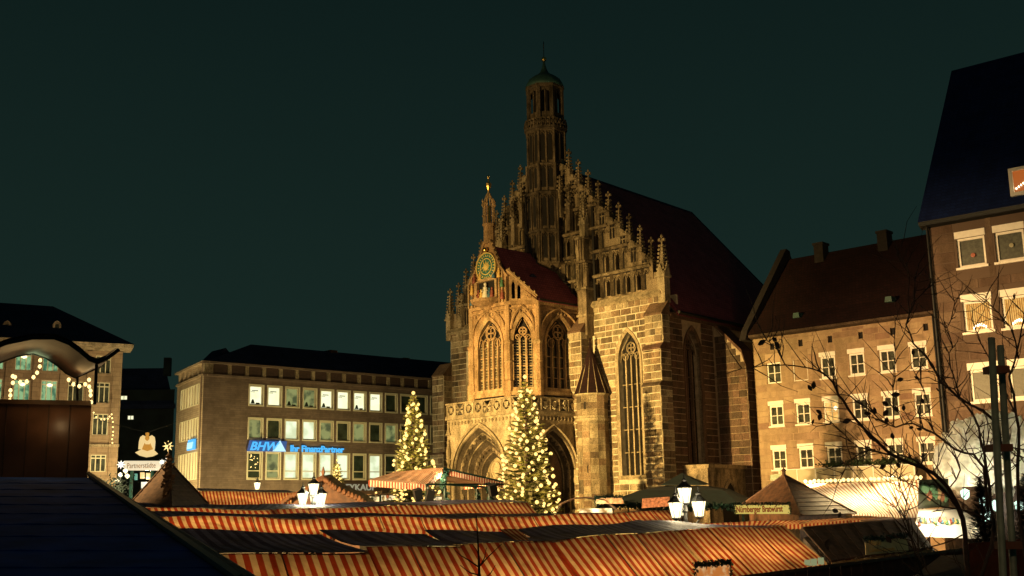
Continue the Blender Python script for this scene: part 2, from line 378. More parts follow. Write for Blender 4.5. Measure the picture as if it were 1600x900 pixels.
def gothic_window(parent, x0, x1, z0, zs, z1, y, lights=3, depth=.35, glass=GLASS_D, lattice=False, bars=4, mat=S_TRIM, trac=True):
    """stone surround with mullions, tracery and leaded panes, set into a hole; y is the wall face"""
    c = (x0 + x1) / 2; wd = x1 - x0
    o = arch(x0 - .26, x1 + .26, z0 - .001, zs, z1 + .32); i_ = arch(x0, x1, z0, zs, z1)
    m = MB(); n = len(o)
    for k in range(1, n):      # moulded surround, standing proud of the wall
        a, b, c2, d = o[k], o[(k + 1) % n], i_[(k + 1) % n], i_[k]
        m.hexa([(a[0], y - .10, a[1]), (b[0], y - .10, b[1]), (b[0], y + .05, b[1]), (a[0], y + .05, a[1]),
                (d[0], y - .02, d[1]), (c2[0], y - .02, c2[1]), (c2[0], y + .25, c2[1]), (d[0], y + .25, d[1])])
    m.box(x0 - .3, x1 + .3, y - .16, y + .1, z0 - .28, z0 - .002)
    win = m.build('window', mat, parent)
    pn = MB(); al = arch_line(x0 + .01, x1 - .01, zs, z1 - .01)
    pn.add([(x0 + .01, y + depth + .1, z0)] + [(a, y + depth + .1, b) for a, b in reversed(al)] + [(x1 - .01, y + depth + .1, z0)], [tuple(range(len(al) + 2))])
    lw = wd / lights
    for k in range(lights):
        a0 = x0 + lw * k + .03; a1 = x0 + lw * (k + 1) - .03; top = zs + (z1 - zs) * (.15 if trac else .1)
        q = MB().add([(a0, y + depth, z0), (a1, y + depth, z0), (a1, y + depth, top), ((a0 + a1) / 2, y + depth, top + lw * .6), (a0, y + depth, top)], [(0, 1, 2, 3, 4)])
        p = q.build('leaded_pane', glass, win)
        if lattice:
            lt = MB(); st = .2
            zz = z0 + .1
            while zz < top:
                lt.box(a0, a1, y + depth - .03, y + depth - .01, zz, zz + .035); zz += st
            xx = a0 + st * .7
            while xx < a1: lt.box(xx, xx + .03, y + depth - .04, y + depth - .02, z0, top + .1); xx += st
            LT.append((lt, p))
    cpart('tracery_ground', pn, BLACK, win)
    for k in range(1, lights):
        xx = x0 + lw * k; MB().box(xx - .055, xx + .055, y + depth - .22, y + depth + .04, z0, zs + (z1 - zs) * .2).build('mullion', mat, win)
    bm_ = MB()
    for k in range(1, bars + 1):
        zz = z0 + (zs - z0) * k / (bars + 1); bm_.box(x0, x1, y + depth - .06, y + depth - .012, zz - .03, zz + .03)
    bm_.build('saddle_bars', mat, win)
    if trac:
        t = MB(); yy = y + depth - .14; zc = zs + (z1 - zs) * .42; rr = wd * .2
        def circ(cx_, cz, r_, th=.05, n_=12): t.tube([(cx_ + r_ * math.cos(2 * math.pi * j / n_), yy, cz + r_ * math.sin(2 * math.pi * j / n_)) for j in range(n_ + 1)], th, 4)
        circ(c, zc + rr * .3, rr)
        for j in range(4): circ(c + rr * .48 * math.cos(R(45 + 90 * j)), zc + rr * .3 + rr * .48 * math.sin(R(45 + 90 * j)), rr * .42, .035, 8)
        for sgn in (-1, 1):
            circ(c + sgn * wd * .27, zc - rr * 1.25, rr * .62, .04, 8)
            t.tube([(c + sgn * wd * .5, yy, zs), (c + sgn * wd * .42, yy, zc), (c + sgn * rr * .3, yy, z1 - rr * .6)], .04, 4)
        for k in range(lights):
            a0 = x0 + lw * k; top = zs + (z1 - zs) * .12
            t.tube([(a0, yy, top), (a0 + lw * .2, yy, top + lw * .5), (a0 + lw / 2, yy, top + lw * .75), (a0 + lw * .8, yy, top + lw * .5), (a0 + lw, yy, top)], .04, 4)
        t.build('tracery', mat, win)
    return win
LT = []
wn = gothic_window(front, -4.15, -2.2, 6.7, 14.6, 16.7, 0, 4, .45)
wn['label'] = 'tall four-light window of the right bay, blackened glass'
gothic_window(front, -20.1, -18.1, 6.7, 14.6, 16.7, 0, 3, .45)
# string course and eaves moulding at the foot of the gable
m = MB()
m.prism([(-.32, WZ - .1), (-.1, WZ - .28), (.1, WZ - .28), (.1, WZ + .22), (-.1, WZ + .22)], -22.5, .1, 'x')
cpart('string_course', m, S_TRIM)
m = MB(); m.prism([(-.35, 4.0), (.05, 4.5), (.05, 3.6), (-.35, 3.6)], -22.5, .1, 'x'); cpart('base_plinth', m, S_DARK)

# --- stepped gable
def tier_right(z):  # x of the right boundary at height z (steps of .95)
    return None
STEP = .955; RISE = 1.05
gable = None
m = MB()
outl = []
# stair outline from the right eave up to the centre
xs = []; k = 0
pts = [(-.05, WZ + .2), (-.05, 20.6)]
x = -.9; z = 20.6; steps = []
while x > CX + 1.2:
    pts.append((x, z)); z += RISE; pts.append((x, z)); steps.append((x, z)); x -= STEP
pts.append((CX, z))
poly = pts + [(2 * CX - a, b) for a, b in reversed(pts[:-1])]
niches = []
TIERS = [19.5, 21.3, 23.15, 24.95, 26.75, 28.55]
def bound(z_):   # half width of the wall at height z_
    hw = 11.1
    for a, b in steps:
        if z_ > b - RISE + .01: hw = a - CX
    return hw
for ti, tz in enumerate(TIERS[:-1]):
    top = TIERS[ti + 1] - .42
    n_ = int((bound(top + .35)) / STEP)
    for j in range(-n_, n_):
        c_ = CX + (j + .5) * STEP
        if abs(c_ - CX) > bound(top + .35) - .25 or abs(c_ - CX) < 1.7: continue
        niches.append(arch(c_ - .13, c_ + .24, tz + .06, top - .3, top - .02, 3))
wall_holes(m, poly, niches, .15, .7, .9)
gable = cpart('stepped_gable', m, S_GABLE)
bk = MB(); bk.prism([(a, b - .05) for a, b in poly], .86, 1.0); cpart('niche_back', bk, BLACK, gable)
# flat black shade strips, mouldings, lesenes, tracery heads on every tier
shade_mb = MB(); mould = MB(); les = MB(); heads = MB()
for ti, tz in enumerate(TIERS[:-1]):
    top = TIERS[ti + 1] - .42; hw = bound(top + .35)
    for sgn in (-1, 1):
        a, b = sorted((CX + sgn * 1.5, CX + sgn * hw))
        mould.prism([(-.14, top + .34), (-.02, top + .18), (.16, top + .18), (.16, top + .44), (.0, top + .44)], a, b, 'x')
    n_ = int(hw / STEP) + 1
    for j in range(-n_, n_ + 1):
        c_ = CX + j * STEP
        if abs(c_ - CX) > hw + .05 or abs(c_ - CX) < 1.5: continue
        les.prism([(c_ - .11, .15), (c_, -.16), (c_ + .11, .15)], tz - .02, top + .2, 'z')
        shade_mb.box(c_ + .13, c_ + .23, .10, .14, tz, top - .1)  # flat black strip painted as niche shade
        for q in (0, .5): heads.tube([(c_ + .1 + q * .8, .06, top - .3), (c_ + .28 + q * .6, .04, top - .02), (c_ + .42 + q * .7, .06, top - .3)], .04, 4)
        heads.box(c_ + .12, c_ + .38, .08, .15, top - .02, top + .12)
shade_mb.box(-6.25, -6.05, -.02, .12, 18.9, 26.6)
for ti, tz in enumerate(TIERS[:-1]):
    top = TIERS[ti + 1] - .42; hw = bound(top + .35)
    for sgn in (-1, 1):
        a, b = sorted((CX + sgn * 1.9, CX + sgn * hw)); shade_mb.box(a, b, .09, .145, top + .1, top + .18)  # painted shade under each tier moulding
for i, (a, b) in enumerate(steps):
    for side in (-1, 1):
        for u_ in (.16, .5, .8):
            x_ = a - u_ * STEP if side > 0 else 2 * CX - a + u_ * STEP
            if abs(x_ - CX) > 1.9: shade_mb.box(x_ - .07, x_ + .07, .10, .145, b - 1.05, b - .3); shade_mb.box(x_ - .1, x_ + .1, .10, .145, b - .2, b - .04)
cpart('shade_strips', shade_mb, BLACK, gable, kind='stuff')
cpart('lesenes', les, S_GABLE, gable, kind='stuff'); cpart('tier_moulding', mould, S_GABLE, gable); cpart('blind_tracery', heads, S_GABLE, gable, kind='stuff')

def pinnacle_mesh(wd, h1, h2, mat, name='pinnacle', crock=5):
    """square shaft h1, gablets, crocketed spirelet h2"""
    m = MB(); a = wd / 2
    m.box(-a, a, -a, a, 0, h1)
    m.box(-a * 1.35, a * 1.35, -a * 1.35, a * 1.35, h1 - .1 * h1 / 2, h1 + .06)
    for s_ in (0, 1):
        for d in (-1, 1):
            g = [(-a * 1.2, h1), (a * 1.2, h1), (0, h1 + wd * 1.5)]
            if s_: m.prism(g, d * a * 1.25, d * a * .9, 'y')
            else: m.prism(g, d * a * 1.25, d * a * .9, 'x')
    m.lathe(0, 0, [(a * 1.15, h1 + .05), (a * .25, h1 + h2)], 4, R(45))
    for k in range(crock):
        t = (k + .6) / (crock + .4); rr = a * 1.15 * (1 - t) + a * .25 * t; zz = h1 + .05 + h2 * t
        for q in range(4):
            an = R(45 + 90 * q); px_, py_ = (rr + .05) * math.cos(an), (rr + .05) * math.sin(an); s2 = .05 + a * .12
            m.box(px_ - s2, px_ + s2, py_ - s2, py_ + s2, zz - s2 * .7, zz + s2)
    return m.mesh(name, mat)
def finial_mesh(mat, s=.16):
    m = MB(); m.lathe(0, 0, [(s * .25, 0), (s * .35, s), (s * .9, s * 1.4), (s * .9, s * 1.9), (s * .35, s * 2.1), (s * .3, s * 2.6), (s * .55, s * 3), (.02, s * 3.6)], 6)
    for q in range(4):
        an = R(90 * q); m.box(s * 1.05 * math.cos(an) - s * .35, s * 1.05 * math.cos(an) + s * .35, s * 1.05 * math.sin(an) - s * .35, s * 1.05 * math.sin(an) + s * .35, s * 1.25, s * 2)
    return m.mesh('finial', mat)
PM = pinnacle_mesh(.34, 1.15, 1.35, S_GABLE); FM = finial_mesh(S_GABLE, .17)
for side in (-1, 1):
    for i, (a, b) in enumerate(steps):
        if abs(a - CX) < 1.9: continue
        x_ = a if side > 0 else 2 * CX - a
        p = link('pinnacle', PM, gable, (x_ - side * .0, .25, b - 1.5), (1, 1, 1.0))
        if False: pass
        # crocketed coping of the step
    cope = MB()
    for i, (a, b) in enumerate(steps):
        x_ = a if side > 0 else 2 * CX - a; d = -side * STEP
        cope.prism([(x_, b - .02), (x_ + d, b - .02), (x_ + d, b + .35), (x_ + d * .55, b + .5), (x_ + d * .4, b + .16)], .0, .5)
        for q in range(3): cope.box(x_ + d * (.2 + q * .25) - .07, x_ + d * (.2 + q * .25) + .07, -.02, .12, b + .1 + .12 * q, b + .27 + .13 * q)
    cope.build('step_coping', S_GABLE, gable)
for o in [o for o in gable.children if o.name.startswith('pinnacle')]: 
    f = link('finial', FM, church); f.location = (o.location.x, o.location.y, o.location.z + 2.48); 
# corner pinnacles, larger
PM2 = pinnacle_mesh(.6, 1.9, 2.3, S_TRIM, 'corner_pinnacle', 8); FM2 = finial_mesh(S_TRIM, .2)
for x_, z_, s_ in ((.15, 18.3, 1), (-22.4, 18.4, .92), (-21.0, 18.3, .75)):
    p = link('corner_pinnacle', PM2, church, (x_, .1, z_), (s_, s_, s_)); link('finial', FM2, p, (0, 0, 4.15))

# --- buttresses of the west front (stepped piers)
def pier(x0, x1, y0, ztop, setb, mat_wall, bl, name='buttress', zmin=0, capm=None, single=True, rowh=.46):
    """pier standing out from y=0 to y0 (<0); setb: list of (z, y) setbacks going up"""
    lv = [(zmin, y0)] + setb + [(ztop, None)]
    m = MB(); cap = MB()
    for (za, ya), (zb, yb) in zip(lv, lv[1:]):
        m.box(x0, x1, ya, .02, za, zb)
        yn = yb if yb is not None else -.05
        cap.prism([(ya - .07, zb), (ya - .07, zb + .1), (yn, zb + .1 + abs(ya - yn) * 1.2), (.02, zb + .1 + abs(ya - yn) * 1.2), (.02, zb)], x0 - .05, x1 + .05, 'x')
    p = cpart(name, m, mat_wall)
    cap.build('weathering', capm or S_DARK, p, kind='stuff')
    for (za, ya), (zb, yb) in zip(lv, lv[1:]):
        bl.lay(p, x0 + .01, x1 - .01, max(za, 3.5) + .05, zb, ya, rowh, .5, .8, single=single)
        bl.lay(p, ya + .01, -.01, max(za, 3.5) + .05, zb, 0, rowh, .5, .9, side=x1, single=single)
    return p
pier(-8.1, -6.55, -1.5, 17.0, [(12.2, -1.25)], MORTAR, BL)
pier(-.95, .55, -1.3, 17.4, [(12.5, -1.1), (15.0, -.8)], MORTAR, BL)
BL2 = Blocks(S_FAC, 0)
pier(-23.6, -22.2, -1.0, 15.4, [(9, -.9)], MORTAR, BL2, single=False)
pier(-16.3, -15.2, -1.1, 17.2, [(12.2, -.9)], MORTAR, BL2, single=False)
# slender pinnacled shafts rising in front of the gable above the two inner buttresses
for sgn in (1, -1):
    x_ = -6.75 if sgn > 0 else 2 * CX + 6.75
    m = MB(); m.box(x_ - .42, x_ + .42, -.75, .2, 16.8, 20.3); m.box(x_ - .32, x_ + .32, -.62, .2, 20.3, 24.2)
    for zz in (18.2, 20.2, 22.2, 24.0): m.box(x_ - .5, x_ + .5, -.85, .2, zz, zz + .16)
    for dx in (-.26, .0, .26): m.tube([(x_ + dx, -.7, 17), (x_ + dx, -.7, 24)], .06, 5)
    sh = cpart('gable_shaft', m, S_GABLE)
    link('shaft_spire', PM2, sh, (x_, -.25, 23.6), (.85, .85, .85)); link('finial', FM2, sh, (x_, -.25, 27.0))
    for dx, zz in ((-.4, 20.4), (.42, 20.4), (-.34, 22.3)): link('shaft_pinnacle', PM, sh, (x_ + dx, -.65, zz), (.55, .55, .8))

# --- tower above the gable
TX, TY = -10.95, .25
m = MB()
m.box(CX - 1.75, CX + 1.75, -.1, 1.5, 19.5, 26.4)
base = cpart('tower_base', m, S_GABLE)
m = MB(); sl = MB()
for k in range(9):
    x_ = CX - 1.72 + k * .43; m.prism([(x_ - .06, -.1), (x_, -.2), (x_ + .06, -.1)], 19.6, 22.2, 'z')
    if k < 8:
        for za, zb in ((20, 21.6),): sl.box(x_ + .14, x_ + .29, -.11, -.08, za, zb)  # flat black strips on the face stand for shaded niches
m.build('base_lesenes', S_GABLE, base); sl.build('base_niche_shade', BLACK, base)
tower = MB(); tower.lathe(TX, TY, [(1.0, 22.0), (1.8, 22.6), (1.85, 22.7), (1.85, 28.0), (1.62, 28.4), (1.62, 30.4), (1.5, 30.6), (1.5, 33.4)], 8, R(22.5))
tw = cpart('tower_shaft', tower, S_TOWER)
rib = MB(); dark = MB(); head = MB()
for q in range(8):
    an = R(22.5 + 45 * q); cx_, sx_ = math.cos(an), math.sin(an)
    for r0, za, zb in ((1.9, 22.8, 25.2), (1.9, 25.3, 28.2), (1.68, 28.4, 30.6), (1.55, 30.6, 33.4)):
        rib.tube([(TX + r0 * cx_, TY + r0 * sx_, za), (TX + r0 * cx_, TY + r0 * sx_, zb)], .12, 5)
        an2 = R(45 * q + 0); n_ = Vector((math.cos(an2), math.sin(an2), 0)); t_ = Vector((-n_.y, n_.x, 0)); rr = r0 * .925 - .02; c0 = Vector((TX, TY, 0)) + n_ * rr
        for off in (-.28, .28):
            a_ = c0 + t_ * (off - .15); b_ = c0 + t_ * (off + .15)
            zt = zb - .5
            dark.poly3([(a_.x, a_.y, za + .3), (b_.x, b_.y, za + .3), (b_.x, b_.y, zt), (((a_ + b_) / 2).x, ((a_ + b_) / 2).y, zt + .25), (a_.x, a_.y, zt)], n_ * -.04 + n_ * .001)  # flat black shape on the tower face stands for a shaded recess
        for off in (-.56, 0, .56):
            p0 = c0 + t_ * off; rib.tube([(p0.x + n_.x * .06, p0.y + n_.y * .06, za), (p0.x + n_.x * .06, p0.y + n_.y * .06, zb - .2)], .055, 4)
        head.tube([(c0 + t_ * -.56) + Vector((0, 0, zb - .5)), (c0 + t_ * -.28) + Vector((0, 0, zb - .15)), c0 + Vector((0, 0, zb - .5)), (c0 + t_ * .28) + Vector((0, 0, zb - .15)), (c0 + t_ * .56) + Vector((0, 0, zb - .5))], .06, 4)
rib.build('tower_shafts', S_TOWER, tw); dark.build('tower_recess_shade', BLACK, tw); head.build('tower_arcading', S_TOWER, tw)
m = MB()
for zz, rr in ((22.7, 1.98), (25.2, 1.98), (28.2, 1.95), (30.5, 1.72), (33.35, 1.7)): m.lathe(TX, TY, [(rr - .15, zz - .1), (rr, zz), (rr, zz + .12), (rr - .15, zz + .2)], 8, R(22.5))
m.build('tower_cornice', S_TOWER, tw, kind='stuff')
gal = MB(); gal.lathe(TX, TY, [(1.72, 33.5), (1.74, 33.7)], 8, R(22.5)); gal.lathe(TX, TY, [(1.72, 34.22), (1.74, 34.34)], 8, R(22.5))
for q in range(32):
    a0 = 2 * math.pi * q / 32; rr = 1.62; gal.tube([(TX + rr * math.cos(a0), TY + rr * math.sin(a0), 33.6), (TX + rr * math.cos(a0), TY + rr * math.sin(a0), 34.3)], .07, 4)
    a1 = a0 + math.pi / 32; gal.lathe(TX + rr * math.cos(a1), TY + rr * math.sin(a1), [(.08, 33.85), (.12, 33.98), (.08, 34.1)], 6)
cpart('tower_gallery', gal, S_TOWER)
up = MB(); bars = MB()
up.lathe(TX, TY, [(1.05, 33.6), (1.05, 37.0)], 8, R(22.5)); cpart('tower_core', up, BLACK)
m = MB()
for q in range(8):
    an = R(22.5 + 45 * q); x_, y_ = TX + 1.38 * math.cos(an), TY + 1.38 * math.sin(an)
    m.lathe(x_, y_, [(.2, 33.6), (.2, 37.0)], 6, an)
    an2 = R(45 + 45 * q); n_ = Vector((math.cos(an2), math.sin(an2), 0)); t_ = Vector((-n_.y, n_.x, 0)); c0 = Vector((TX, TY, 0)) + n_ * 1.27
    for zz in (36.2,):
        p = [c0 + t_ * u_ + Vector((0, 0, z_)) for u_, z_ in ((-.5, 37.0), (-.5, 36.3), (-.3, 36.6), (0, 36.75), (.3, 36.6), (.5, 36.3), (.5, 37.0))]
        m.poly3(p, n_ * -.12)
    pp = c0; m.tube([(pp.x, pp.y, 34.2), (pp.x, pp.y, 36.7)], .06, 4)
    p = [c0 + t_ * u_ + Vector((0, 0, z_)) for u_, z_ in ((-.5, 33.7), (.5, 33.7), (.5, 34.9), (-.5, 34.9))]; m.poly3(p, n_ * -.1)
lant = cpart('tower_belfry', m, S_TOWER)
m = MB(); m.lathe(TX, TY, [(1.45, 36.9), (1.62, 37.0), (1.62, 37.16), (1.5, 37.2)], 8, R(22.5)); m.build('eaves_moulding', S_TOWER, lant)
m = MB(); m.lathe(TX, TY, [(1.56, 37.16), (1.5, 37.45), (1.28, 37.85), (.95, 38.12), (.6, 38.32), (.35, 38.55), (.2, 38.9), (.1, 39.3), (.05, 39.75)], 16)
dome = cpart('tower_dome', m, COPPER, smooth=True)
m = MB(); m.lathe(TX, TY, [(.05, 39.5), (.16, 39.56), (.22, 39.7), (.16, 39.84), (.04, 39.9)], 10); m.build('gilded_ball', GILT, dome, smooth=True)
m = MB(); m.tube([(TX, TY, 39.7), (TX, TY, 41.0)], .03, 5)
for sgn in (-1, 1): m.tube([(TX, TY, 40.5), (TX + sgn * .3 * .7, TY - sgn * .2, 40.85), (TX + sgn * .22 * .7, TY - sgn * .15, 41.1), (TX, TY, 40.95)], .03, 5)
m.build('weathervane', IRON, dome)
# small turret pinnacles hugging the tower foot
for dx, dz, s_ in ((-2.1, 26.2, 1.0), (2.1, 26.2, 1.0), (-1.3, 26.2, 1.15), (1.35, 26.2, 1.15), (-3.0, 25, 1.1), (3.0, 25, 1.1), (0, 26.0, .9)):
    link('tower_pinnacle', PM, base, (CX + dx, -.25, dz), (s_, s_, s_ * 1.35))

# --- nave: skewed plan so the side wall runs east
SK = math.tan(R(5.0))
def nv(x, y, z): return (x - y * SK, y, z)
L_ = 21.0
rf = MB()
ez, rz_ = 17.75, 31.15
E0, E1 = nv(.75, .9, ez), nv(.75, L_, ez)
rid0, rid1 = nv(CX, 2.6, rz_), nv(CX, 21.6, rz_)
W0, W1 = nv(-23.2, .9, ez), nv(-23.2, L_, ez)
hipE, hipW = nv(-4.5, 34, ez + 1), nv(-17.5, 34, ez + 1)
v = [E0, E1, rid1, rid0, W0, W1, hipE, hipW]
v2 = [(a, b, c - .3) for a, b, c in v]
rf.add(v, [(0, 1, 2, 3), (4, 3, 2, 5), (1, 6, 2), (6, 7, 2), (7, 5, 2)]); rf.add(v2, [(0, 1, 2, 3), (4, 3, 2, 5), (1, 6, 2), (6, 7, 2), (7, 5, 2)])
rf.add([v[0], v[3], v2[3], v2[0], v[4], v2[4]], [(0, 1, 2, 3), (4, 1, 2, 5)])
roof = cpart('nave_roof', rf, ROOF_CH)
m = MB(); m.tube([rid0, rid1], .12, 6); m.tube([rid1, hipE], .1, 6); m.build('ridge_tiles', ROOF_D, roof)
m = MB(); m.tube([(E0[0] + .05, E0[1], ez - .06), (E1[0] + .05, E1[1], ez - .06)], .12, 6); m.build('gutter', IRON, roof)
# side wall in its own skewed local frame: object rotated 5 degrees
side = bpy.data.objects.new('side_wall_pivot', None)
bpy.data.objects.remove(side)
sw_holes = [(1.85, 3.75), (11.5, 13.4)]
m = MB(); wall_holes(m, rect(0, 21, 0, 17.6), [arch(a, b, 7.4, 14.9, 16.7) for a, b in sw_holes], 0, .8)
m.box(0, 21, 1.4, 1.5, 0, 17.6)
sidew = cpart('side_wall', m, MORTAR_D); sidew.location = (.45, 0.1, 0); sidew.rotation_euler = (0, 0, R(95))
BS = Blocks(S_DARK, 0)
for (a, b) in sw_holes:
    gothic_window(sidew, a, b, 7.4, 14.9, 16.7, 0, 3, .5, mat=S_DARK)
BS.lay(sidew, .02, 5.6, 3.5, 17.3, 0, .46, .5, 1.1, lambda z: [(1.55, 4.05)] if 7 < z < 17 else [])
m = MB(); m.box(0, 21, -.18, .05, 17.3, 17.6); m.box(0, 21, -.12, .05, 7.0, 7.2); m.build('side_cornice', S_DARK, sidew, kind='stuff')
# side buttresses
for bx in (5.9, 15.5):
    m = MB(); m.prism([(0, 0), (-2.4, 0), (-2.4, 13.9), (-2.1, 15.2), (0, 17.4)], bx, bx + 1.5, 'x')
    b_ = m.build('buttress', MORTAR_D, sidew)
    BS.lay(b_, bx + .02, bx + 1.48, 3.5, 13.8, -2.4, .5, .55, .9)
    c_ = MB(); c_.prism([(-2.48, 13.85), (-2.48, 14.05), (-2.15, 15.35), (.0, 17.55), (0, 17.3), (-2.1, 15.15)], bx - .06, bx + 1.56, 'x'); c_.build('weathering', S_DARK, b_)
    # face that looks to the market (stones on the x = bx side)
    mb = MB(); z = 3.5
    while z < 16.5:
        h = .5; y0_ = -2.38
        if z > 13.9: y0_ = -2.2 + (z - 14.2) * .66
        y_ = y0_
        while y_ < -.1:
            l = random.uniform(.5, .9); y2 = min(y_ + l, -.02); mb.box(bx - .05 * random.uniform(.5, 1.3), bx + .02, y_ + .012, y2 - .012, z + .012, z + h - .012); y_ = y2
        z += h
    mb.build('stonework', S_DARK, b_, kind='stuff')
# low sacristy porch against the side wall
m = MB(); m.box(.9, 5.8, -1.9, -.05, 0, 7.0)
sac = m.build('sacristy', S_GABLE, sidew)
m = MB(); m.box(.8, 5.9, -2.05, .02, 7.0, 7.25); m.build('sacristy_coping', S_TRIM, sac)
m = MB(); al = arch_line(2.6, 4.6, 4.6, 6.2); m.tube([(a, -1.95, b) for a, b in al], .14, 5); m.build('sacristy_arch', S_TRIM, sac)
m = MB(); m.poly3([(2.6, -1.93, 3)] + [(a, -1.93, b) for a, b in reversed(al)] + [(4.6, -1.93, 3)], (0, .04, 0)); m.build('sacristy_door', BLACK, sac)

# --- upper choir chapel over the porch
A0, A1, YF = -13.1, -9.25, -5.9; DX = 1.5
CB, CT = 12.4, 19.0
face_pts = [(A0 - DX, -.0), (A0 - DX, YF + DX), (A0, YF), (A1, YF), (A1 + DX, YF + DX), (A1 + DX, .0)]
def face(i):
    a, b = Vector(face_pts[i]), Vector(face_pts[i + 1]); d = (b - a); return a, d.length, math.atan2(d.y, d.x)
chapel = None
m = MB(); m.add([(x, y, CT - .05) for x, y in face_pts] + [(x, y, CB) for x, y in face_pts], [tuple(range(6)), tuple(range(11, 5, -1))])
chapel = cpart('chapel_core', m, BLACK, kind='stuff')
for i in range(5):
    a, ln, an = face(i)
    c_ = ln / 2
    if i == 2: wn_ = (c_ - 1.25, c_ + 1.25, 5)
    elif i in (1, 3): wn_ = (c_ - .68, c_ + .68, 3)
    else: wn_ = (c_ - 1.35, c_ + 1.35, 4)
    z0, zs, z1 = (12.95, 16.1, 18.0) if i in (1, 2, 3) else (12.95, 16.0, 18.1)
    m = MB(); wall_holes(m, rect(0, ln, CB, CT), [arch(wn_[0], wn_[1], z0, zs, z1)], 0, .5)
    fo = cpart('chapel_wall', m, CHAPEL); fo.location = (a.x, a.y, 0); fo.rotation_euler = (0, 0, an)
    gothic_window(fo, wn_[0], wn_[1], z0, zs, z1, 0, wn_[2], .28, lattice=i in (1, 2, 3), bars=3, mat=CHAPEL)
    # blind arch, cornice and corner pilasters
    m = MB()
    m.tube([(p, -.1, q) for p, q in arch_line(.25, ln - .25, 17.1, 18.75)], .09, 5)
    m.box(0, ln, -.2, .02, CT - .15, CT + .1); m.box(0, ln, -.12, .02, CT - .45, CT - .33)
    m.box(-.02, ln + .02, -.3, .02, CB, CB + .28); m.box(0, ln, -.18, .02, CB + .28, CB + .42)
    for k in range(max(2, int(ln / .35))):
        x_ = (k + .5) * ln / max(2, int(ln / .35)); m.lathe(x_, -.05, [(.06, CT - .72), (.1, CT - .62), (.06, CT - .52)], 6)
    m.build('cornice', CHAPEL, fo, kind='stuff')
for lt, p in LT: lt.build('lattice', LEAD, p, kind='stuff')
m = MB()
for x, y in face_pts[1:-1]:
    m.lathe(x, y, [(.36, 12.2), (.36, 13.4), (.28, 13.5), (.28, 16.0), (.22, 16.2), (.22, 19.1)], 8, R(22.5)); m.lathe(x, y, [(.3, 16.0), (.36, 16.15), (.3, 16.3)], 8, R(22.5)); m.lathe(x, y, [(.28, 14.7), (.34, 14.8), (.28, 14.9)], 8, R(22.5))
cpart('chapel_pilasters', m, CHAPEL)
# chapel gable with the clock
GA = 23.9
prof = [(A0 - .1, CT), (A1 + .1, CT), (A1 + .1, 20.9), (CX + 1.15, 21.9), (CX + .25, GA), (CX - .25, GA), (CX - 1.15, 21.9), (A0 - .1, 20.9)]
m = MB(); m.prism(prof, YF - .02, YF + .35); cg = cpart('clock_gable', m, CHAPEL)
# half gables over the diagonal faces, with open tracery lights
for i, flip in ((1, True), (3, False)):
    a, ln, an = face(i); 
    pr = [(0, CT), (ln, CT), (ln, CT + .35), (0, 21.4)]; hs = [arch(.32, .56, 19.3, 20.25, 20.6, 3), arch(.72, .96, 19.3, 20.0, 20.35, 3)]
    if flip: pr = [(0, CT), (ln, CT), (ln, 21.4), (0, CT + .35)]; hs = [arch(ln - .56, ln - .32, 19.3, 20.25, 20.6, 3), arch(ln - .96, ln - .72, 19.3, 20.0, 20.35, 3)]
    m = MB(); wall_holes(m, pr, hs, 0, .25, .25); o = m.build('half_gable', CHAPEL, cg); o.location = (a.x, a.y, 0); o.rotation_euler = (0, 0, an)
    m = MB(); hi, lo = (0, ln) if not flip else (ln, 0)
    m.tube([(hi, -.02, 21.45), (lo, -.02, CT + .42)], .11, 5)
    for q in range(6):
        t = (q + .5) / 6; m.lathe(hi + (lo - hi) * t, -.02, [(.02, 21.5 - 2.05 * t), (.1, 21.6 - 2.05 * t), (.02, 21.76 - 2.05 * t)], 5)
    cx2 = ln * .74 if not flip else ln * .26
    m.tube([(cx2 + .16 * math.cos(R(40 * j)), -.03, 19.5 + .16 * math.sin(R(40 * j))) for j in range(10)], .04, 4)
    m.build('crocketed_coping', CHAPEL, cg) if False else None
    o2 = m.build('gable_coping', CHAPEL, cg); o2.location = (a.x, a.y, 0); o2.rotation_euler = (0, 0, an)
m = MB()
for sgn in (-1, 1):
    m.tube([(CX + sgn * 2.05, YF - .05, 20.9), (CX + sgn * 1.2, YF - .08, 21.95), (CX + sgn * .3, YF - .08, GA)], .12, 5)
    for q in range(5):
        t = q / 5; m.lathe(CX + sgn * (1.25 - .9 * t), YF - .08, [(.02, 21.95 + 1.9 * t), (.13, 22.1 + 1.9 * t), (.02, 22.25 + 1.9 * t)], 5)
    for x_ in (2.0, 1.62, 1.3): m.box(CX + sgn * x_ - .05, CX + sgn * x_ + .05, YF - .2, YF, CT + .1, 20.9 if x_ > 1.7 else 21.4)
m.build('gable_edges', CHAPEL, cg)
# clock: blue ring, gold numerals ring, gilded sun
CZ = 21.95
ck = MB(); ck.lathe(0, 0, [(1.0, 0), (1.0, .1), (.9, .12)], 32); ck.lathe(0, 0, [(.58, .11), (.58, .135)], 24)
def face_obj(mb, name, mat, parent, loc, **k):
    o = mb.build(name, mat, parent, **k); o.location = loc; o.rotation_euler = (R(90), 0, 0); return o
BLUE = plain('clock_blue_green', (.030, .15, .13), .5, nscale=5, namt=.3); GOLDP = plain('gold_paint', (.72, .55, .18), .5, .0)
clock = face_obj(ck, 'clock_face', BLUE, church, (CX, YF - .08, CZ), label='blue-green clock face with gold sun and numerals')
m = MB()
def annulus(m, r0, r1, z0, z1, n=32):
    vs = []
    for r, z in ((r0, z0), (r1, z0), (r1, z1), (r0, z1)): vs += m.ring(0, 0, r, z, n)
    m.add(vs, [(k * n + i, k * n + (i + 1) % n, ((k + 1) % 4) * n + (i + 1) % n, ((k + 1) % 4) * n + i) for k in range(4) for i in range(n)])
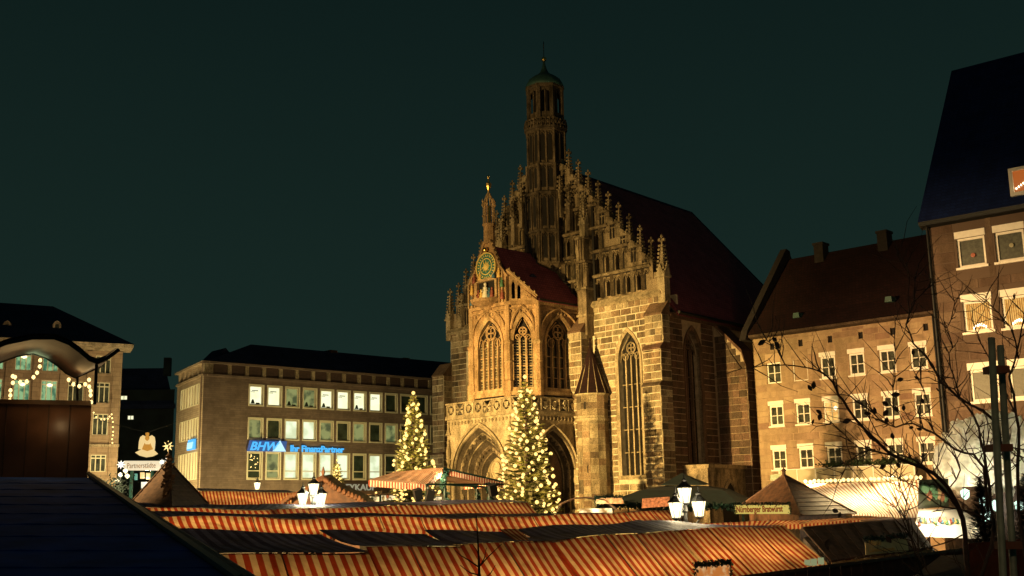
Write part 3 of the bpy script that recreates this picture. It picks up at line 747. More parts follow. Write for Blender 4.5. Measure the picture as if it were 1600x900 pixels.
annulus(m, .97, 1.05, .08, .2); annulus(m, .56, .63, .1, .16)
m.build('clock_rings', GOLDP, clock)
m = MB()
for q in range(24):
    a0 = R(15 * q); l0, l1 = .74, .88; n_ = Vector((math.cos(a0), math.sin(a0), 0)); t_ = Vector((-n_.y, n_.x, 0)) * (.03 if q % 2 else .045)
    m.poly3([n_ * l0 - t_ + Vector((0, 0, .145)), n_ * l1 - t_ + Vector((0, 0, .145)), n_ * l1 + t_ + Vector((0, 0, .145)), n_ * l0 + t_ + Vector((0, 0, .145))], (0, 0, -.03))
m.build('clock_numerals', GOLDP, clock)
m = MB(); 
for q in range(16):
    a0 = R(22.5 * q); rr = .5 if q % 2 == 0 else .38; n_ = Vector((math.cos(a0), math.sin(a0), 0)); t_ = Vector((-n_.y, n_.x, 0)) * .05
    m.poly3([t_ * 1.2 + Vector((0, 0, .17)) + n_ * .1, -t_ * 1.2 + Vector((0, 0, .17)) + n_ * .1, n_ * rr + Vector((0, 0, .16))], (0, 0, -.03))
m.lathe(0, 0, [(.2, .12), (.2, .2), (.1, .24), (.01, .25)], 12); m.build('gilded_sun', GOLDP, clock)
for a0, ln, wd in ((R(115), .8, .05), (R(200), .55, .07)):
    n_ = Vector((math.cos(a0), math.sin(a0), 0)); t_ = Vector((-n_.y, n_.x, 0)) * wd
    MB().poly3([-n_ * .15 - t_ + Vector((0, 0, .24)), n_ * ln + Vector((0, 0, .24)), -n_ * .15 + t_ + Vector((0, 0, .24))], (0, 0, -.02)).build('clock_hand', GOLDP, clock)
m = MB(); m.lathe(CX, YF - .28, [(.02, 23.0), (.14, 23.05), (.2, 23.2), (.14, 23.34), (.02, 23.4)], 10); cpart('moon_ball', m, GILT, cg, smooth=True)
# figure stage under the clock
m = MB(); m.box(CX - .95, CX + .95, YF - .06, YF, 19.55, 20.85); m.build('stage_recess_shade', BLACK, cg)  # black panel stands for the shade behind the figures
m = MB(); m.lathe(CX, YF - .1, [(.1, 18.55), (.45, 18.9), (1.25, 19.25), (1.3, 19.45)], 12); m.box(CX - 1.2, CX + 1.2, YF - .5, YF, 19.4, 19.52)
for sgn in (-1, 1): m.box(CX + sgn * 1.05 - .1, CX + sgn * 1.05 + .1, YF - .3, YF, 19.5, 20.9)
m.prism([(CX - 1.2, 20.85), (CX + 1.2, 20.85), (CX + .5, 21.05), (CX - .5, 21.05)], YF - .35, YF); stage = m.build('figure_stage', CHAPEL, cg)
CLO = [plain('figure_' + n, c, .6) for n, c in (('white', (.7, .66, .55)), ('red', (.22, .06, .04)), ('blue', (.04, .12, .2)), ('gold', (.7, .45, .12)), ('green', (.06, .16, .08)))]
def figure(x, z, s, mat, yy=YF - .32):
    m = MB(); m.lathe(x, yy, [(.26 * s, z), (.22 * s, z + .3 * s), (.12 * s, z + .62 * s), (.17 * s, z + .78 * s), (.06 * s, z + .88 * s), (.11 * s, z + .98 * s), (.1 * s, z + 1.08 * s), (.02 * s, z + 1.16 * s)], 8)
    m.tube([(x - .16 * s, yy, z + .76 * s), (x - .26 * s, yy - .1 * s, z + .5 * s), (x - .1 * s, yy - .2 * s, z + .52 * s)], .05 * s, 5); m.tube([(x + .16 * s, yy, z + .76 * s), (x + .26 * s, yy - .1 * s, z + .5 * s), (x + .1 * s, yy - .2 * s, z + .52 * s)], .05 * s, 5)
    m.build('carved_figure', mat, cg, smooth=True)
figure(CX, 19.55, 1.05, CLO[0])
for x_, mt in ((-.75, 1), (-.45, 3), (.42, 2), (.7, 1)): figure(CX + x_, 19.52, .7, CLO[mt])
for x_, z_, mt in ((-1.65, 19.3, 2), (-1.6, 20.1, 3), (1.62, 19.3, 1), (1.6, 20.2, 4), (-.7, 21.0, 3), (.75, 21.0, 2), (-1.35, 20.9, 1), (1.3, 20.95, 3)): figure(CX + x_, z_, .62, CLO[mt], YF - .18)
# lantern turret on the gable apex
m = MB(); m.lathe(CX, YF + .15, [(.42, 23.7), (.42, 25.0), (.5, 25.05), (.5, 25.2)], 6); st = m.build('turret_base', CHAPEL, cg)
m = MB()
for q in range(6):
    an = R(60 * q); x_, y_ = CX + .4 * math.cos(an), YF + .15 + .4 * math.sin(an); m.tube([(x_, y_, 25.2), (x_, y_, 26.7)], .05, 4); m.lathe(x_ * 1 + .06 * math.cos(an), y_ + .06 * math.sin(an), [(.02, 26.5), (.1, 26.65), (.03, 26.8), (.08, 26.95), (.01, 27.1)], 5)
    m.tube([(x_, y_, 26.7), (CX + .2 * math.cos(an), YF + .15 + .2 * math.sin(an), 27.3), (CX, YF + .15, 27.7)], .045, 4)
    m.lathe(x_ + .05 * math.cos(an), y_ + .05 * math.sin(an), [(.02, 25.7), (.08, 25.8), (.02, 25.9)], 5)
cpart('clock_turret', m, CHAPEL, cg)
m = MB(); m.lathe(CX, YF + .15, [(.05, 27.5), (.08, 27.8), (.2, 28.1), (.22, 28.3), (.06, 28.45), (.05, 28.7), (.12, 28.8), (.02, 29.0)], 8); m.lathe(CX, YF + .15, [(.12, 25.2), (.14, 26.6)], 6); m.build('turret_finial', GILT, cg, kind='stuff')
# chapel roof
z_e = CT + .25; rr = MB(); RT_ = GA - .3
v = [(A1 + DX + .25, 1, z_e), (A1 + DX + .25, YF + DX - .1, z_e), (A1 + .1, YF + .3, 20.95), (CX, YF + .3, RT_), (CX, 1, RT_), (A0 - .1, YF + .3, 20.95), (A0 - DX - .25, YF + DX - .1, z_e), (A0 - DX - .25, 1, z_e)]
fs = [(0, 1, 2, 3, 4), (4, 3, 5, 6, 7)]; rr.add(v, fs); rr.add([(a, b, c - .2) for a, b, c in v], fs); rr.add([v[0], v[1], (v[1][0], v[1][1], v[1][2] - .2), (v[0][0], v[0][1], v[0][2] - .2)], [(0, 1, 2, 3)])
crf = rr.build('chapel_roof', ROOF_CH, church)
m = MB(); m.prism([(-.35, 0), (.35, 0), (.35, .3), (0, .5), (-.35, .3)], 0, .9); dm = m.build('roof_dormer', ROOF_D, crf); dm.location = (CX + 1.95, -3.2, 21.0); dm.rotation_euler = (0, 0, R(90))
m = MB(); m.box(A1 + DX, A1 + DX + .3, YF + DX, 0, z_e - .15, z_e); m.build('roof_gutter', IRON, crf)

# --- porch (narthex) with balustrade and carved portals
PX0, PX1, PY = -15.0, -7.2, -6.7; PT = 11.15
m = MB(); m.add([(PX0, PY + .6, PT), (PX1 - .6, PY + .6, PT), (PX1 - .6, 0, PT), (PX0, 0, PT)], [(0, 1, 2, 3)]); m.box(PX0 + .6, PX1 - .8, -3.2, -.1, 0, PT - .1)
m.box(PX0, PX0 + .4, PY + .02, 0, 0, PT)
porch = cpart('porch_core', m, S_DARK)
S_HOLLOW = stone('shaded_hollow_stone', [(.07, .055, .04), (.09, .07, .05), (.05, .04, .03)], .5)  # portal hollows darkened in colour to read as deep shade
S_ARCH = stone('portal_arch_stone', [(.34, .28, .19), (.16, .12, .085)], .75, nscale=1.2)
def portal_wall(x0, ln, an, parent, pc, hw, zs, zt, nm):
    m = MB(); wall_holes(m, rect(0, ln, 0, PT), [arch(pc - hw, pc + hw, .0, zs, zt)], 0, .25)
    o = m.build(nm, S_TRIM, parent); o.location = (x0[0], x0[1], 0); o.rotation_euler = (0, 0, an)
    # receding orders of the portal
    arcs = MB(); figs = MB(); holl = MB()
    for k in range(5):
        h2 = hw - .02 - k * hw * .13; dz = k * hw * .16; yy = .02 + k * .34
        pts_ = [(pc + h2, yy, 0)] + [(a, yy, b) for a, b in arch_line(pc - h2, pc + h2, zs, zt - dz)] + [(pc - h2, yy, 0)]
        arcs.tube(pts_, .10 if k == 0 else .055, 6)
        pin = [(a, yy + .12, b) for a, _, b in pts_]
        h3 = h2 - hw * .13; out = [(pc + h3, yy + .36, 0)] + [(a, yy + .36, b) for a, b in arch_line(pc - h3, pc + h3, zs, zt - dz - hw * .16)] + [(pc - h3, yy + .36, 0)]
        n = len(pts_); holl.add(pts_ + out, [(i, i + 1, i + 1 + n, i + n) for i in range(n - 1)])
        # little carved figures sitting in the hollow of the arch
        if k in (1, 3):
            for j in range(1, n - 1):
                p_ = Vector(pts_[j]); 
                figs.lathe(p_.x, yy + .06, [(.12, p_.z - .22), (.15, p_.z - .05), (.07, p_.z + .08), (.1, p_.z + .18), (.02, p_.z + .28)], 6)
            for sgn in (-1, 1):
                for zz in (3.2, 4.6, 6.0): figs.lathe(pc + sgn * h2 * .96, yy + .06, [(.13, zz), (.15, zz + .5), (.08, zz + .75), (.11, zz + .95), (.02, zz + 1.1)], 6)
    arcs.build('portal_arches', S_ARCH, o, kind='stuff'); figs.build('archivolt_figures', S_ARCH, o, kind='stuff'); holl.build('portal_hollows', S_HOLLOW, o, kind='stuff')
    h4 = hw * .36
    tym = MB(); al = arch_line(pc - hw * .45, pc + hw * .45, zs - .2, zt - hw * .75)
    tym.poly3([(pc - hw * .45, 1.68, zs - 1.0)] + [(a, 1.68, b) for a, b in reversed(al)] + [(pc + hw * .45, 1.68, zs - 1.0)], (0, .1, 0)); ty = tym.build('tympanum', S_TRIM, o)
    rel = MB()
    for j in range(12): rel.lathe(pc + random.uniform(-.35, .35) * hw, 1.62, [(.12, (z := zs - .9 + random.random() * 1.3)), (.14, z + .15), (.07, z + .27), (.1, z + .36), (.02, z + .45)], 6)
    rel.build('relief_figures', S_TRIM, ty)
    MB().box(pc - hw * .5, pc + hw * .5, 1.72, 1.8, 0, zs - .6).build('portal_door', BLACK, o)
    # medallion, crocketed hood, canopy row
    m = MB(); hood = [(a, -.12, b + .12) for a, b in arch_line(pc - hw - .12, pc + hw + .12, zs, zt + .15)]; m.tube(hood, .09, 5)
    m.box(0, ln, -.2, .03, PT - .16, PT + .02)
    k = 0
    while k * .36 < ln - .2:
        x_ = .2 + k * .36; m.lathe(x_, -.05, [(.05, PT - .55), (.1, PT - .42), (.05, PT - .3)], 6); k += 1
    m.build('portal_hood', S_TRIM, o)
    nm_ = MB()
    for sgn in (-1, 1):
        x_ = pc + sgn * (hw + .45)
        if 0 < x_ < ln:
            for zz in (3, 5.6, 8.2):
                nm_.lathe(x_, -.12, [(.16, zz), (.18, zz + .6), (.1, zz + 1.0), (.13, zz + 1.2), (.02, zz + 1.4)], 7); nm_.lathe(x_, -.12, [(.22, zz + 1.7), (.1, zz + 2.0), (.02, zz + 2.4)], 5); nm_.lathe(x_, -.1, [(.05, zz - .5), (.22, zz - .05)], 6)
    nm_.build('saint_figures', S_TRIM, o, smooth=False)
    md = MB(); annul = [(pc + .42 * math.cos(R(30 * j)), 1.6, zs + .35 + .55 * math.sin(R(30 * j))) for j in range(13)]; md.tube(annul, .07, 5); md.poly3([(a, 1.62, b) for a, _, b in annul[:-1]], (0, .06, 0)); md.build('medallion', S_TRIM, ty)
    return o
def balustrade(o, ln):
    z0, z1 = PT + .02, PT + 1.05
    m = MB(); m.box(-.05, ln + .05, -.12, .14, z0, z0 + .1); m.box(-.05, ln + .05, -.15, .17, z1 - .1, z1); n = max(1, round(ln / .95)); q = ln / n
    bal = m.build('balustrade', S_TRIM, o)
    a_, b_ = MB(), MB()
    for i in range(n):
        x0 = q * i; xc = x0 + q / 2; zc = (z0 + z1) / 2; hz = (z1 - z0) / 2 - .1
        pm = MB(); pm.box(x0, x0 + .07, -.08, .1, z0 + .1, z1 - .1)
        if i % 3 == 1:
            for sx_ in (-1, 1):
                for sz_ in (-1, 1): pm.prism([(xc + sx_ * .08, zc + sz_ * .04), (xc + sx_ * q * .40, zc + sz_ * .06), (xc + sx_ * q * .30, zc + sz_ * hz * .9)], -.05, .06)
            pm.tube([(xc - q * .42, 0, zc - hz), (xc + q * .42, 0, zc + hz)], .045, 4); pm.tube([(xc + q * .42, 0, zc - hz), (xc - q * .42, 0, zc + hz)], .045, 4)
        else:
            hole = [(xc + q * .36 * math.cos(R(45 * j)), zc + hz * .82 * math.sin(R(45 * j))) for j in range(8)]
            shield = [(xc - q * .2, zc + hz * .5), (xc + q * .2, zc + hz * .5), (xc + q * .2, zc), (xc, zc - hz * .6), (xc - q * .2, zc)]
            wall_holes(pm, rect(x0 + .06, x0 + q, z0 + .1, z1 - .1), [hole], -.04, .09, .09); pm.prism(shield, -.07, .05)
            for an in (45, 135, 225, 315): pm.tube([(xc, 0, zc), (xc + q * .4 * math.cos(R(an)), 0, zc + hz * .9 * math.sin(R(an)))], .03, 4)
        pm.build('balustrade_panel', S_TRIM, bal)
ln = PX1 - PX0
pw = portal_wall((PX0, PY), ln, 0, church, 3.45, 2.75, 7.0, 10.35, 'porch_front'); balustrade(pw, ln)
pw2 = portal_wall((PX1, PY), -PY - 1.2, R(90), church, 3.0, 2.3, 6.8, 10.0, 'porch_side'); balustrade(pw2, -PY - 1.2)
for p in (pw, pw2): pass

# --- round stair turret
m = MB(); TXX, TYY = -6.1, -.75
m.lathe(TXX, TYY, [(1.12, 0), (1.12, 10.5), (1.2, 10.6), (1.2, 10.75), (1.12, 10.8), (1.12, 12.3), (1.28, 12.4), (1.28, 12.5)], 12)
tur = cpart('stair_turret', m, S_FAC)
m = MB(); m.lathe(TXX, TYY, [(1.32, 12.48), (.06, 16.0)], 12, cap=True); m.lathe(TXX, TYY, [(.05, 15.9), (.14, 16.1), (.05, 16.3), (.1, 16.42), (.02, 16.6)], 6)
cone = m.build('turret_cone_roof', ROOF_R, tur)
m = MB()
for q in range(12):
    an = 2 * math.pi * q / 12; m.tube([(TXX + 1.3 * math.cos(an), TYY + 1.3 * math.sin(an), 12.5), (TXX, TYY, 16.0)], .045, 4)
m.build('cone_ribs', S_TRIM, cone)
m = MB()
for an, z0_, z1_ in [(-105, 11.2, 12.0), (-135, 11.2, 12.0), (-75, 11.2, 12.0), (-165, 11.2, 12), (-100, 7.6, 8.6), (-130, 8.3, 9.3), (-70, 6.9, 7.9), (-100, 5.4, 6.2), (-130, 6.0, 6.8)]:
    r_ = R(an); n_ = Vector((math.cos(r_), math.sin(r_), 0)); t_ = Vector((-n_.y, n_.x, 0)) * .07; c0 = Vector((TXX, TYY, 0)) + n_ * 1.11
    m.poly3([c0 - t_ + Vector((0, 0, z0_)), c0 + t_ + Vector((0, 0, z0_)), c0 + t_ + Vector((0, 0, z1_)), c0 - t_ + Vector((0, 0, z1_))], n_ * -.1)
m.build('slit_windows', BLACK, tur, kind='stuff')
# curved stones of the turret
sb = MB(); z = 3.6
while z < 12.2:
    h = .48; off = random.random()
    for q in range(12):
        a0 = 2 * math.pi * (q) / 12 ; a1 = 2 * math.pi * (q + 1) / 12; r0, r1 = 1.11, 1.12 + .035 * random.uniform(.4, 1.3)
        if math.sin((a0 + a1) / 2) > .35: continue
        sb.hexa([(TXX + r * math.cos(a), TYY + r * math.sin(a), zz) for zz in (z + .012, z + h - .012) for r, a in ((r0, a0 + .012), (r1, a0 + .012), (r1, a1 - .012), (r0, a1 - .012))])
    z += h
    if 10.4 < z < 10.9: z = 10.9
sb.build('stonework', S_FAC, tur, kind='stuff')
BL.finish(); BL2.finish(); BS.finish()
# ================================================================ windows of the houses
def rwin(parent, x0, x1, z0, z1, y=.16, fw=.07, vbars=1, hbars=1, glass=None, frame=WHITE, shutter=0, surround=.0, name='window', surmat=None, transom=None):
    """rectangular window in a wall opening: frame with bars, pane, optional blind box and surround"""
    m = MB()
    for a, b, c, d in ((x0, x0 + fw, z0, z1), (x1 - fw, x1, z0, z1), (x0 + fw, x1 - fw, z0, z0 + fw), (x0 + fw, x1 - fw, z1 - fw, z1)): m.box(a, b, y - .05, y + .06, c, d)
    for k in range(1, vbars + 1):
        xc = x0 + (x1 - x0) * k / (vbars + 1); m.box(xc - .035, xc + .035, y - .04, y + .05, z0 + fw, z1 - fw)
    for k in range(1, hbars + 1):
        zc = z0 + (z1 - z0) * k / (hbars + 1); m.box(x0 + fw, x1 - fw, y - .025, y + .04, zc - .022, zc + .022)
    if transom: m.box(x0 + fw, x1 - fw, y - .045, y + .05, z0 + (z1 - z0) * transom - .04, z0 + (z1 - z0) * transom + .04)
    if surround:
        s = surround
        for a, b, c, d in ((x0 - s, x0 - .002, z0 - s, z1 + s), (x1 + .002, x1 + s, z0 - s, z1 + s), (x0, x1, z0 - s, z0 - .002), (x0, x1, z1 + .002, z1 + s)): m.box(a, b, -.045, .03, c, d)
    o = m.build(name, frame, parent)
    MB().add([(x0 + fw * .5, y + .03, z0 + fw * .5), (x1 - fw * .5, y + .03, z0 + fw * .5), (x1 - fw * .5, y + .03, z1 - fw * .5), (x0 + fw * .5, y + .03, z1 - fw * .5)], [(0, 1, 2, 3)]).build('pane', glass or GLASS_N, o)
    if shutter: MB().box(x0 - .06, x1 + .06, -.06, y + .02, z1 + .003, z1 + shutter).build('blind_box', frame, o)
    return o
OFF_LIT = lit('office_ceiling_light', (1, 1, .66), 1.15, 1.0, (.92, .94, .54))
OFF_DIM = lit('office_dim_interior', (.40, .44, .16), .6, 1.4, (.08, .12, .05))
OFF_PALE = lit('office_lit_blind', (.86, .95, .66), 1.1, .9, (.62, .70, .42))
OFF_DARK = plain('office_dark_pane', (.035, .05, .035), .12, nscale=1.4, namt=.6)
FRAME_Y = plain('cream_window_frame', (.62, .58, .40), .6)

# ================================================================ office building, centre left
B = Frame(at(318, 600, 85)[:2], 41.7)
office = fthing('office_building', 'long flat-fronted stone office block with lit windows and blue neon lettering', 'building', B)
cols = [3.92 + i * 1.62 for i in range(18)]
rows = [(12.98, 14.5), (10.38, 11.9), (7.28, 9.28)]
WW = 1.16
W_OFF = 31.0
m = MB(); hs = [rect(x, x + WW, a, b) for x in cols for a, b in rows if x + WW < W_OFF - .4]
wall_holes(m, rect(0, W_OFF, 0, 15.0), hs, 0, .22); m.box(.0, W_OFF, .4, .5, 0, 15)
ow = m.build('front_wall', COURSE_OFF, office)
litmap = {0: 'LLDDLLLLN NN', 1: 'dNPPdddddNNN', 2: 'XdPPPPdPd dd'}
for r_, (a, b) in enumerate(rows):
    for i, x in enumerate(cols):
        if x + WW >= W_OFF - .4: continue
        ch = litmap[r_][i] if i < 12 else 'N'
        gm = {'L': OFF_LIT, 'D': OFF_DIM, 'P': OFF_PALE, 'd': OFF_DIM if (i + r_) % 2 else OFF_DARK, 'X': OFF_DARK}.get(ch, OFF_DARK)
        o = rwin(ow, x, x + WW, a, b, .14, .08, 0, 0, gm, FRAME_Y, surround=.10, transom=.3 if r_ == 2 else None)
        if ch == 'L':
            bl = MB(); bl.box(x + .25, x + .8, .1, .12, b - .42, b - .36); bl.box(x + .15, x + .5, .1, .12, b - .52, b - .48); bl.build('blind_slat', OFF_DARK, o)
        if ch == 'D' or (ch == 'L' and i % 2 == 0):
            d = MB(); d.lathe(x + .35, .13, [(.2, a + .1), (.12, a + .28), (.08, a + .42), (.01, a + .46)], 6); d.box(x + .6, x + .95, .1, .12, a + .08, a + .2); d.build('sill_object', OFF_DARK, o)
        if ch == 'X':
            for k in range(18):
                q = MB(); q.lathe(x + .2 + .75 * random.random(), .12, [(.005, (z := a + .75 + random.random() * 1.1)), (.045, z + .04), (.005, z + .09)], 6); q.build('bulb', BULB_S, o)
# attic storey: pale posts with dark panels
m = MB(); m.box(-.12, W_OFF, -.14, .3, 15.0, 15.16); m.box(-.2, W_OFF, -.22, .4, 15.98, 16.14); m.box(-.02, W_OFF, .1, .3, 15.16, 15.98)
attic = m.build('attic_cornice', COURSE_OFF, office)
ATT = plain('attic_dark_panel', (.06, .035, .025), .7, nscale=4)
pm = None
for i in range(21):
    x = .85 + i * 1.5
    if x + .9 > W_OFF: break
    if pm is None: pm = MB().box(0, 1.05, 0, .08, 0, .8).mesh('attic_panel', ATT); qm = MB().box(0, .32, 0, .12, 0, .8).mesh('attic_post', S_TRIM)
    link('attic_panel', pm, attic, (x, .03, 15.17)); link('attic_post', qm, attic, (x + 1.12, -.04, 15.17))
link('attic_post', qm, attic, (.0, -.04, 15.17), (2.3, 1, 1))
# end face
BE = Frame(B.o[:2], -60)
aw = MB(); EL = 8.3
eh = [rect(-1.15 - .85 * k - .55, -1.15 - .85 * k, a, b) for k in range(7) for a, b in rows]
wall_holes(aw, rect(-EL, 0, 0, 15.0), eh, 0, .2)
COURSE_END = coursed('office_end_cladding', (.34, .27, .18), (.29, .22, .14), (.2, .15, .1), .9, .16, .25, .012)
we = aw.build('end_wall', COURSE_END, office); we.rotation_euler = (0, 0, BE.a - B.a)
for k in range(7):
    for a, b in rows:
        x = -1.15 - .85 * k - .55; rwin(we, x, x + .55, a, b, .12, .06, 0, 0, OFF_PALE if random.random() < .4 else OFF_DARK, FRAME_Y, surround=.05)
m = MB(); m.box(-EL - .1, 0.1, -.14, .3, 15.0, 15.16); m.box(-EL - .2, .15, -.22, .4, 15.98, 16.14); m.box(-EL, 0, .1, .3, 15.16, 15.98)
for k in range(6): m.box(-.3 - k * 1.5, -.05 - k * 1.5, -.05, .1, 15.16, 15.98)
o = m.build('end_attic', COURSE_END, office); o.rotation_euler = (0, 0, BE.a - B.a)
# roof behind the parapet
m = MB(); v = [(0.1, .5, 16.1), (W_OFF, .5, 16.1), (W_OFF, 10, 16.1), (2.0, 7.8, 16.1), (6.4, 4.6, 18.5), (W_OFF, 4.6, 18.5)]
m.add(v, [(0, 1, 5, 4), (0, 4, 3), (3, 4, 5, 2), (1, 2, 5)]); rf_ = m.build('roof', ROOF_D, office)
for x, y, s_ in ((9, 5.4, .5), (14, 4.4, .7), (22, 4.4, .6)):
    MB().box(x, x + 1.1 * s_, y, y + 1, 16.0, 18.0 + s_ * .9).build('chimney', S_DARK, rf_)
m = MB(); m.prism([(0, 0), (2.4, 0), (1.2, 1.2)], 0, 2.4); gb = m.build('gabled_dormer', ROOF_D, rf_); gb.location = (2.2, 3.2, 16.6)

# ---------------------------------------------------------------- lettering
def text(s, name, mat, parent, loc, size, rot=(R(90), 0, 0), depth=.03, shear=0, bold=0, sx_=1, align='LEFT'):
    cu = bpy.data.curves.new('t', 'FONT'); cu.body = s; cu.size = size; cu.extrude = depth; cu.shear = shear; cu.offset = bold; cu.align_x = align; cu.resolution_u = 3
    o = bpy.data.objects.new('t', cu); COL.objects.link(o); bpy.context.view_layer.update()
    me = bpy.data.meshes.new_from_object(o.evaluated_get(bpy.context.evaluated_depsgraph_get())); bpy.data.objects.remove(o); bpy.data.curves.remove(cu)
    me.materials.clear(); me.materials.append(mat)
    return link(name, me, parent, loc, (sx_, 1, 1), rot)
NEON = lit('blue_neon', (.05, .48, 1), 1.1); NEON_B = lit('blue_neon_plate', (.002, .07, .26), 1.0); NEON_W = lit('white_neon', (.50, .85, 1), 1.1)
sign = fthing('neon_sign', 'blue glowing BHW Ihr FinanzPartner lettering on the office front', 'neon sign', B)
m = MB(); m.prism([(3.75, 9.36), (7.05, 9.36), (7.15, 10.2), (3.95, 10.2)], -.3, -.1); m.build('backing_plate', NEON_B, sign)
text('BHW', 'letters', NEON, sign, (3.85, -.33, 9.45), .92, shear=.3, bold=.022, sx_=1.12)
m = MB(); m.prism([(5.85, 9.38), (7.05, 9.38), (6.5, 10.25)], -.36, -.31); m.build('triangle_emblem', NEON_W, sign)
text('Ihr FinanzPartner', 'letters', NEON, sign, (7.5, -.2, 9.42), .70, bold=.02, sx_=1.03)
sign2 = empty('neon_sign', 'small blue BHW emblem plate on the narrow end of the office block', 'neon sign', B.o, BE.a)
m = MB(); m.prism([(-3.4, 9.5), (-1.3, 9.5), (-1.3, 10.3), (-3.1, 10.3)], -.25, -.1); m.build('backing_plate', NEON, sign2)
text('BHW', 'letters', NEON_W, sign2, (-3.25, -.28, 9.62), .66, shear=.3, bold=.015)
shop = fthing('shop_sign', 'row of pale LEYKAUF letters low on the office front behind the canopy', 'shop sign', B)
PALE = lit('pale_sign_letters', (.8, .75, .5), .35)
text('LEYKAUF', 'letters', PALE, shop, (12.3, -.25, 6.35), .72, bold=.012, sx_=1.15)
m = MB(); m.box(12.1, 17.5, -.2, -.05, 6.2, 7.05); m.build('sign_board', plain('sign_board_brown', (.05, .03, .02), .6), shop)
# green awnings below
for i, x in enumerate((11.2, 14.0, 16.8)):
    aw_ = fthing('shop_awning', ['dark green shop awning under the first letters', 'dark green shop awning in the middle of the shop front', 'dark green shop awning furthest right, beside the canopy'][i], 'awning', B, 'green awnings on the office front')
    m = MB(); m.poly3([(x, -.1, 5.9), (x + 2.6, -.1, 5.9), (x + 2.6, -2.0, 5.0), (x, -2.0, 5.0)]); m.build('canvas', plain('awning_green%d' % i, (.01, .11, .075), .7), aw_); m = MB(); m.box(x, x + 2.6, -2.02, -1.98, 4.75, 5.0); m.build('valance', GREENCLOTH, aw_)

# ================================================================ left building behind the curved canopy
LB = Frame(at(190, 600, 88)[:2], 30)
left = fthing('corner_building', 'stone building at the far left with dark roof, pilasters and fairy lights', 'building', LB)
cols = [-2.02 - 1.93 * i for i in range(7)]
rws = [(15.6, 17.0), (13.3, 14.9), (10.8, 12.45), (8.0, 9.3)]
WL = 15.0
COURSE_L = coursed('left_building_stone', (.34, .25, .16), (.28, .20, .125), (.2, .14, .09), .8, .35, .3, .012)
m = MB(); wall_holes(m, rect(-WL, -.1, 0, 17.6), [rect(x, x + 1.15, a, b) for x in cols for a, b in rws], 0, .22); m.box(-WL, -.1, .5, .6, 0, 17.6); m.box(-.2, -.1, .01, 9, 0, 17.6)
lw = m.build('front_wall', COURSE_L, left)
TEAL_LIT = lit('shop_green_interior', (.30, .55, .26), .8, 2.2, (.03, .16, .09))
for r_, (a, b) in enumerate(rws):
    for i, x in enumerate(cols):
        gm = GLASS_N if (i < 2 or r_ > 1) else TEAL_LIT
        o = rwin(lw, x, x + 1.15, a, b, .14, .06, 2, 0, gm, FRAME_Y, transom=.8)
        if gm is TEAL_LIT:
            q = MB(); q.lathe(x + .6, .02, [(.02, b - .5), (.2, b - .42), (.2, b - .3), (.02, b - .22)], 8); q.build('ceiling_lamp', LAMPGLASS, o)
m = MB()
for i in range(8):
    x = -.62 - 1.93 * i
    m.box(x - .12 + .0, x + .3, -.16, .02, 7.6, 17.3)
m.box(-.5, -.06, -.2, .02, 7.4, 17.34)
m.build('pilasters', COURSE_L, lw)
m = MB(); m.box(-WL, .0, -.3, .02, 9.9, 10.1); m.build('string_course', S_TRIM, lw)
m = MB(); m.prism([(.1, 17.35), (-1.15, 17.6), (-1.2, 17.85), (.3, 17.85)], -WL, .55, 'x')
m.build('eaves', S_TRIM, left)
m = MB(); v = [(-WL, -1.2, 17.86), (.6, -1.2, 17.86), (.6, 15, 17.86), (-WL, 15, 17.86), (-WL, 7, 21.9), (-4.5, 7, 21.9)]
m.add(v, [(0, 1, 5, 4), (1, 2, 5), (2, 3, 4, 5), (0, 4, 3)]); lr = m.build('roof', ROOF_D, left)
for px_ in (10, 88):
    x, z = LB.px(px_, 510, 2.0); m = MB(); m.prism([(-.32, 0), (.32, 0), (.32, .35), (.2, .6), (0, .72), (-.2, .6), (-.32, .35)], 0, 1.2); d = m.build('roof_dormer', S_TRIM, lr); d.location = (x, 1.6, z - .3)
    m = MB(); m.prism([(-.16, .08), (.16, .08), (.12, .42), (-.12, .42)], -.02, .02); m.build('dormer_pane', GLASS_N, d)
# ================================================================ dark building closing the street
D = Frame(at(182, 620, 140)[:2], 4)
dark = fthing('street_house', 'dark unlit house closing the street between the two office blocks', 'building', D)
z0 = D.px(182, 572)[1]
DK = plain('dark_plaster', (.020, .030, .028), .9, nscale=.6, namt=.5)
m = MB(); hs = [rect(*[D.px(*p)[k] for p, k in (((188, 620), 0), ((199, 620), 0), ((190, 625), 1), ((190, 618), 1))]), rect(*[D.px(*p)[k] for p, k in (((199, 650), 0), ((209, 650), 0), ((204, 656), 1), ((204, 649), 1))])]
lr_ = D.px(262, 572)[0]
zm = D.px(200, 632)[1]
wall_holes(m, rect(-3, lr_ + 1, 0, z0 - 3), hs, 0, .2); dw = m.build('wall', DK, dark)
for h in hs: rwin(dw, h[0][0], h[1][0], h[0][1], h[2][1], .1, .06, 1, 0, OFF_LIT, FRAME_Y)
m = MB(); m.add([(-3, -.4, zm), (lr_ + 1, -.4, zm), (lr_ - 1.2, 4, z0 + .2), (-3, 4, z0 + .2)], [(0, 1, 2, 3)]); m.box(-3.2, lr_ + 1.2, -.6, -.1, zm - .6, zm)
m.build('roof', ROOF_D, dark)
m = MB(); m.box(lr_ - 1, lr_ - .2, 2, 3, z0 - 1, z0 + 1.3); m.build('chimney', DK, dark)

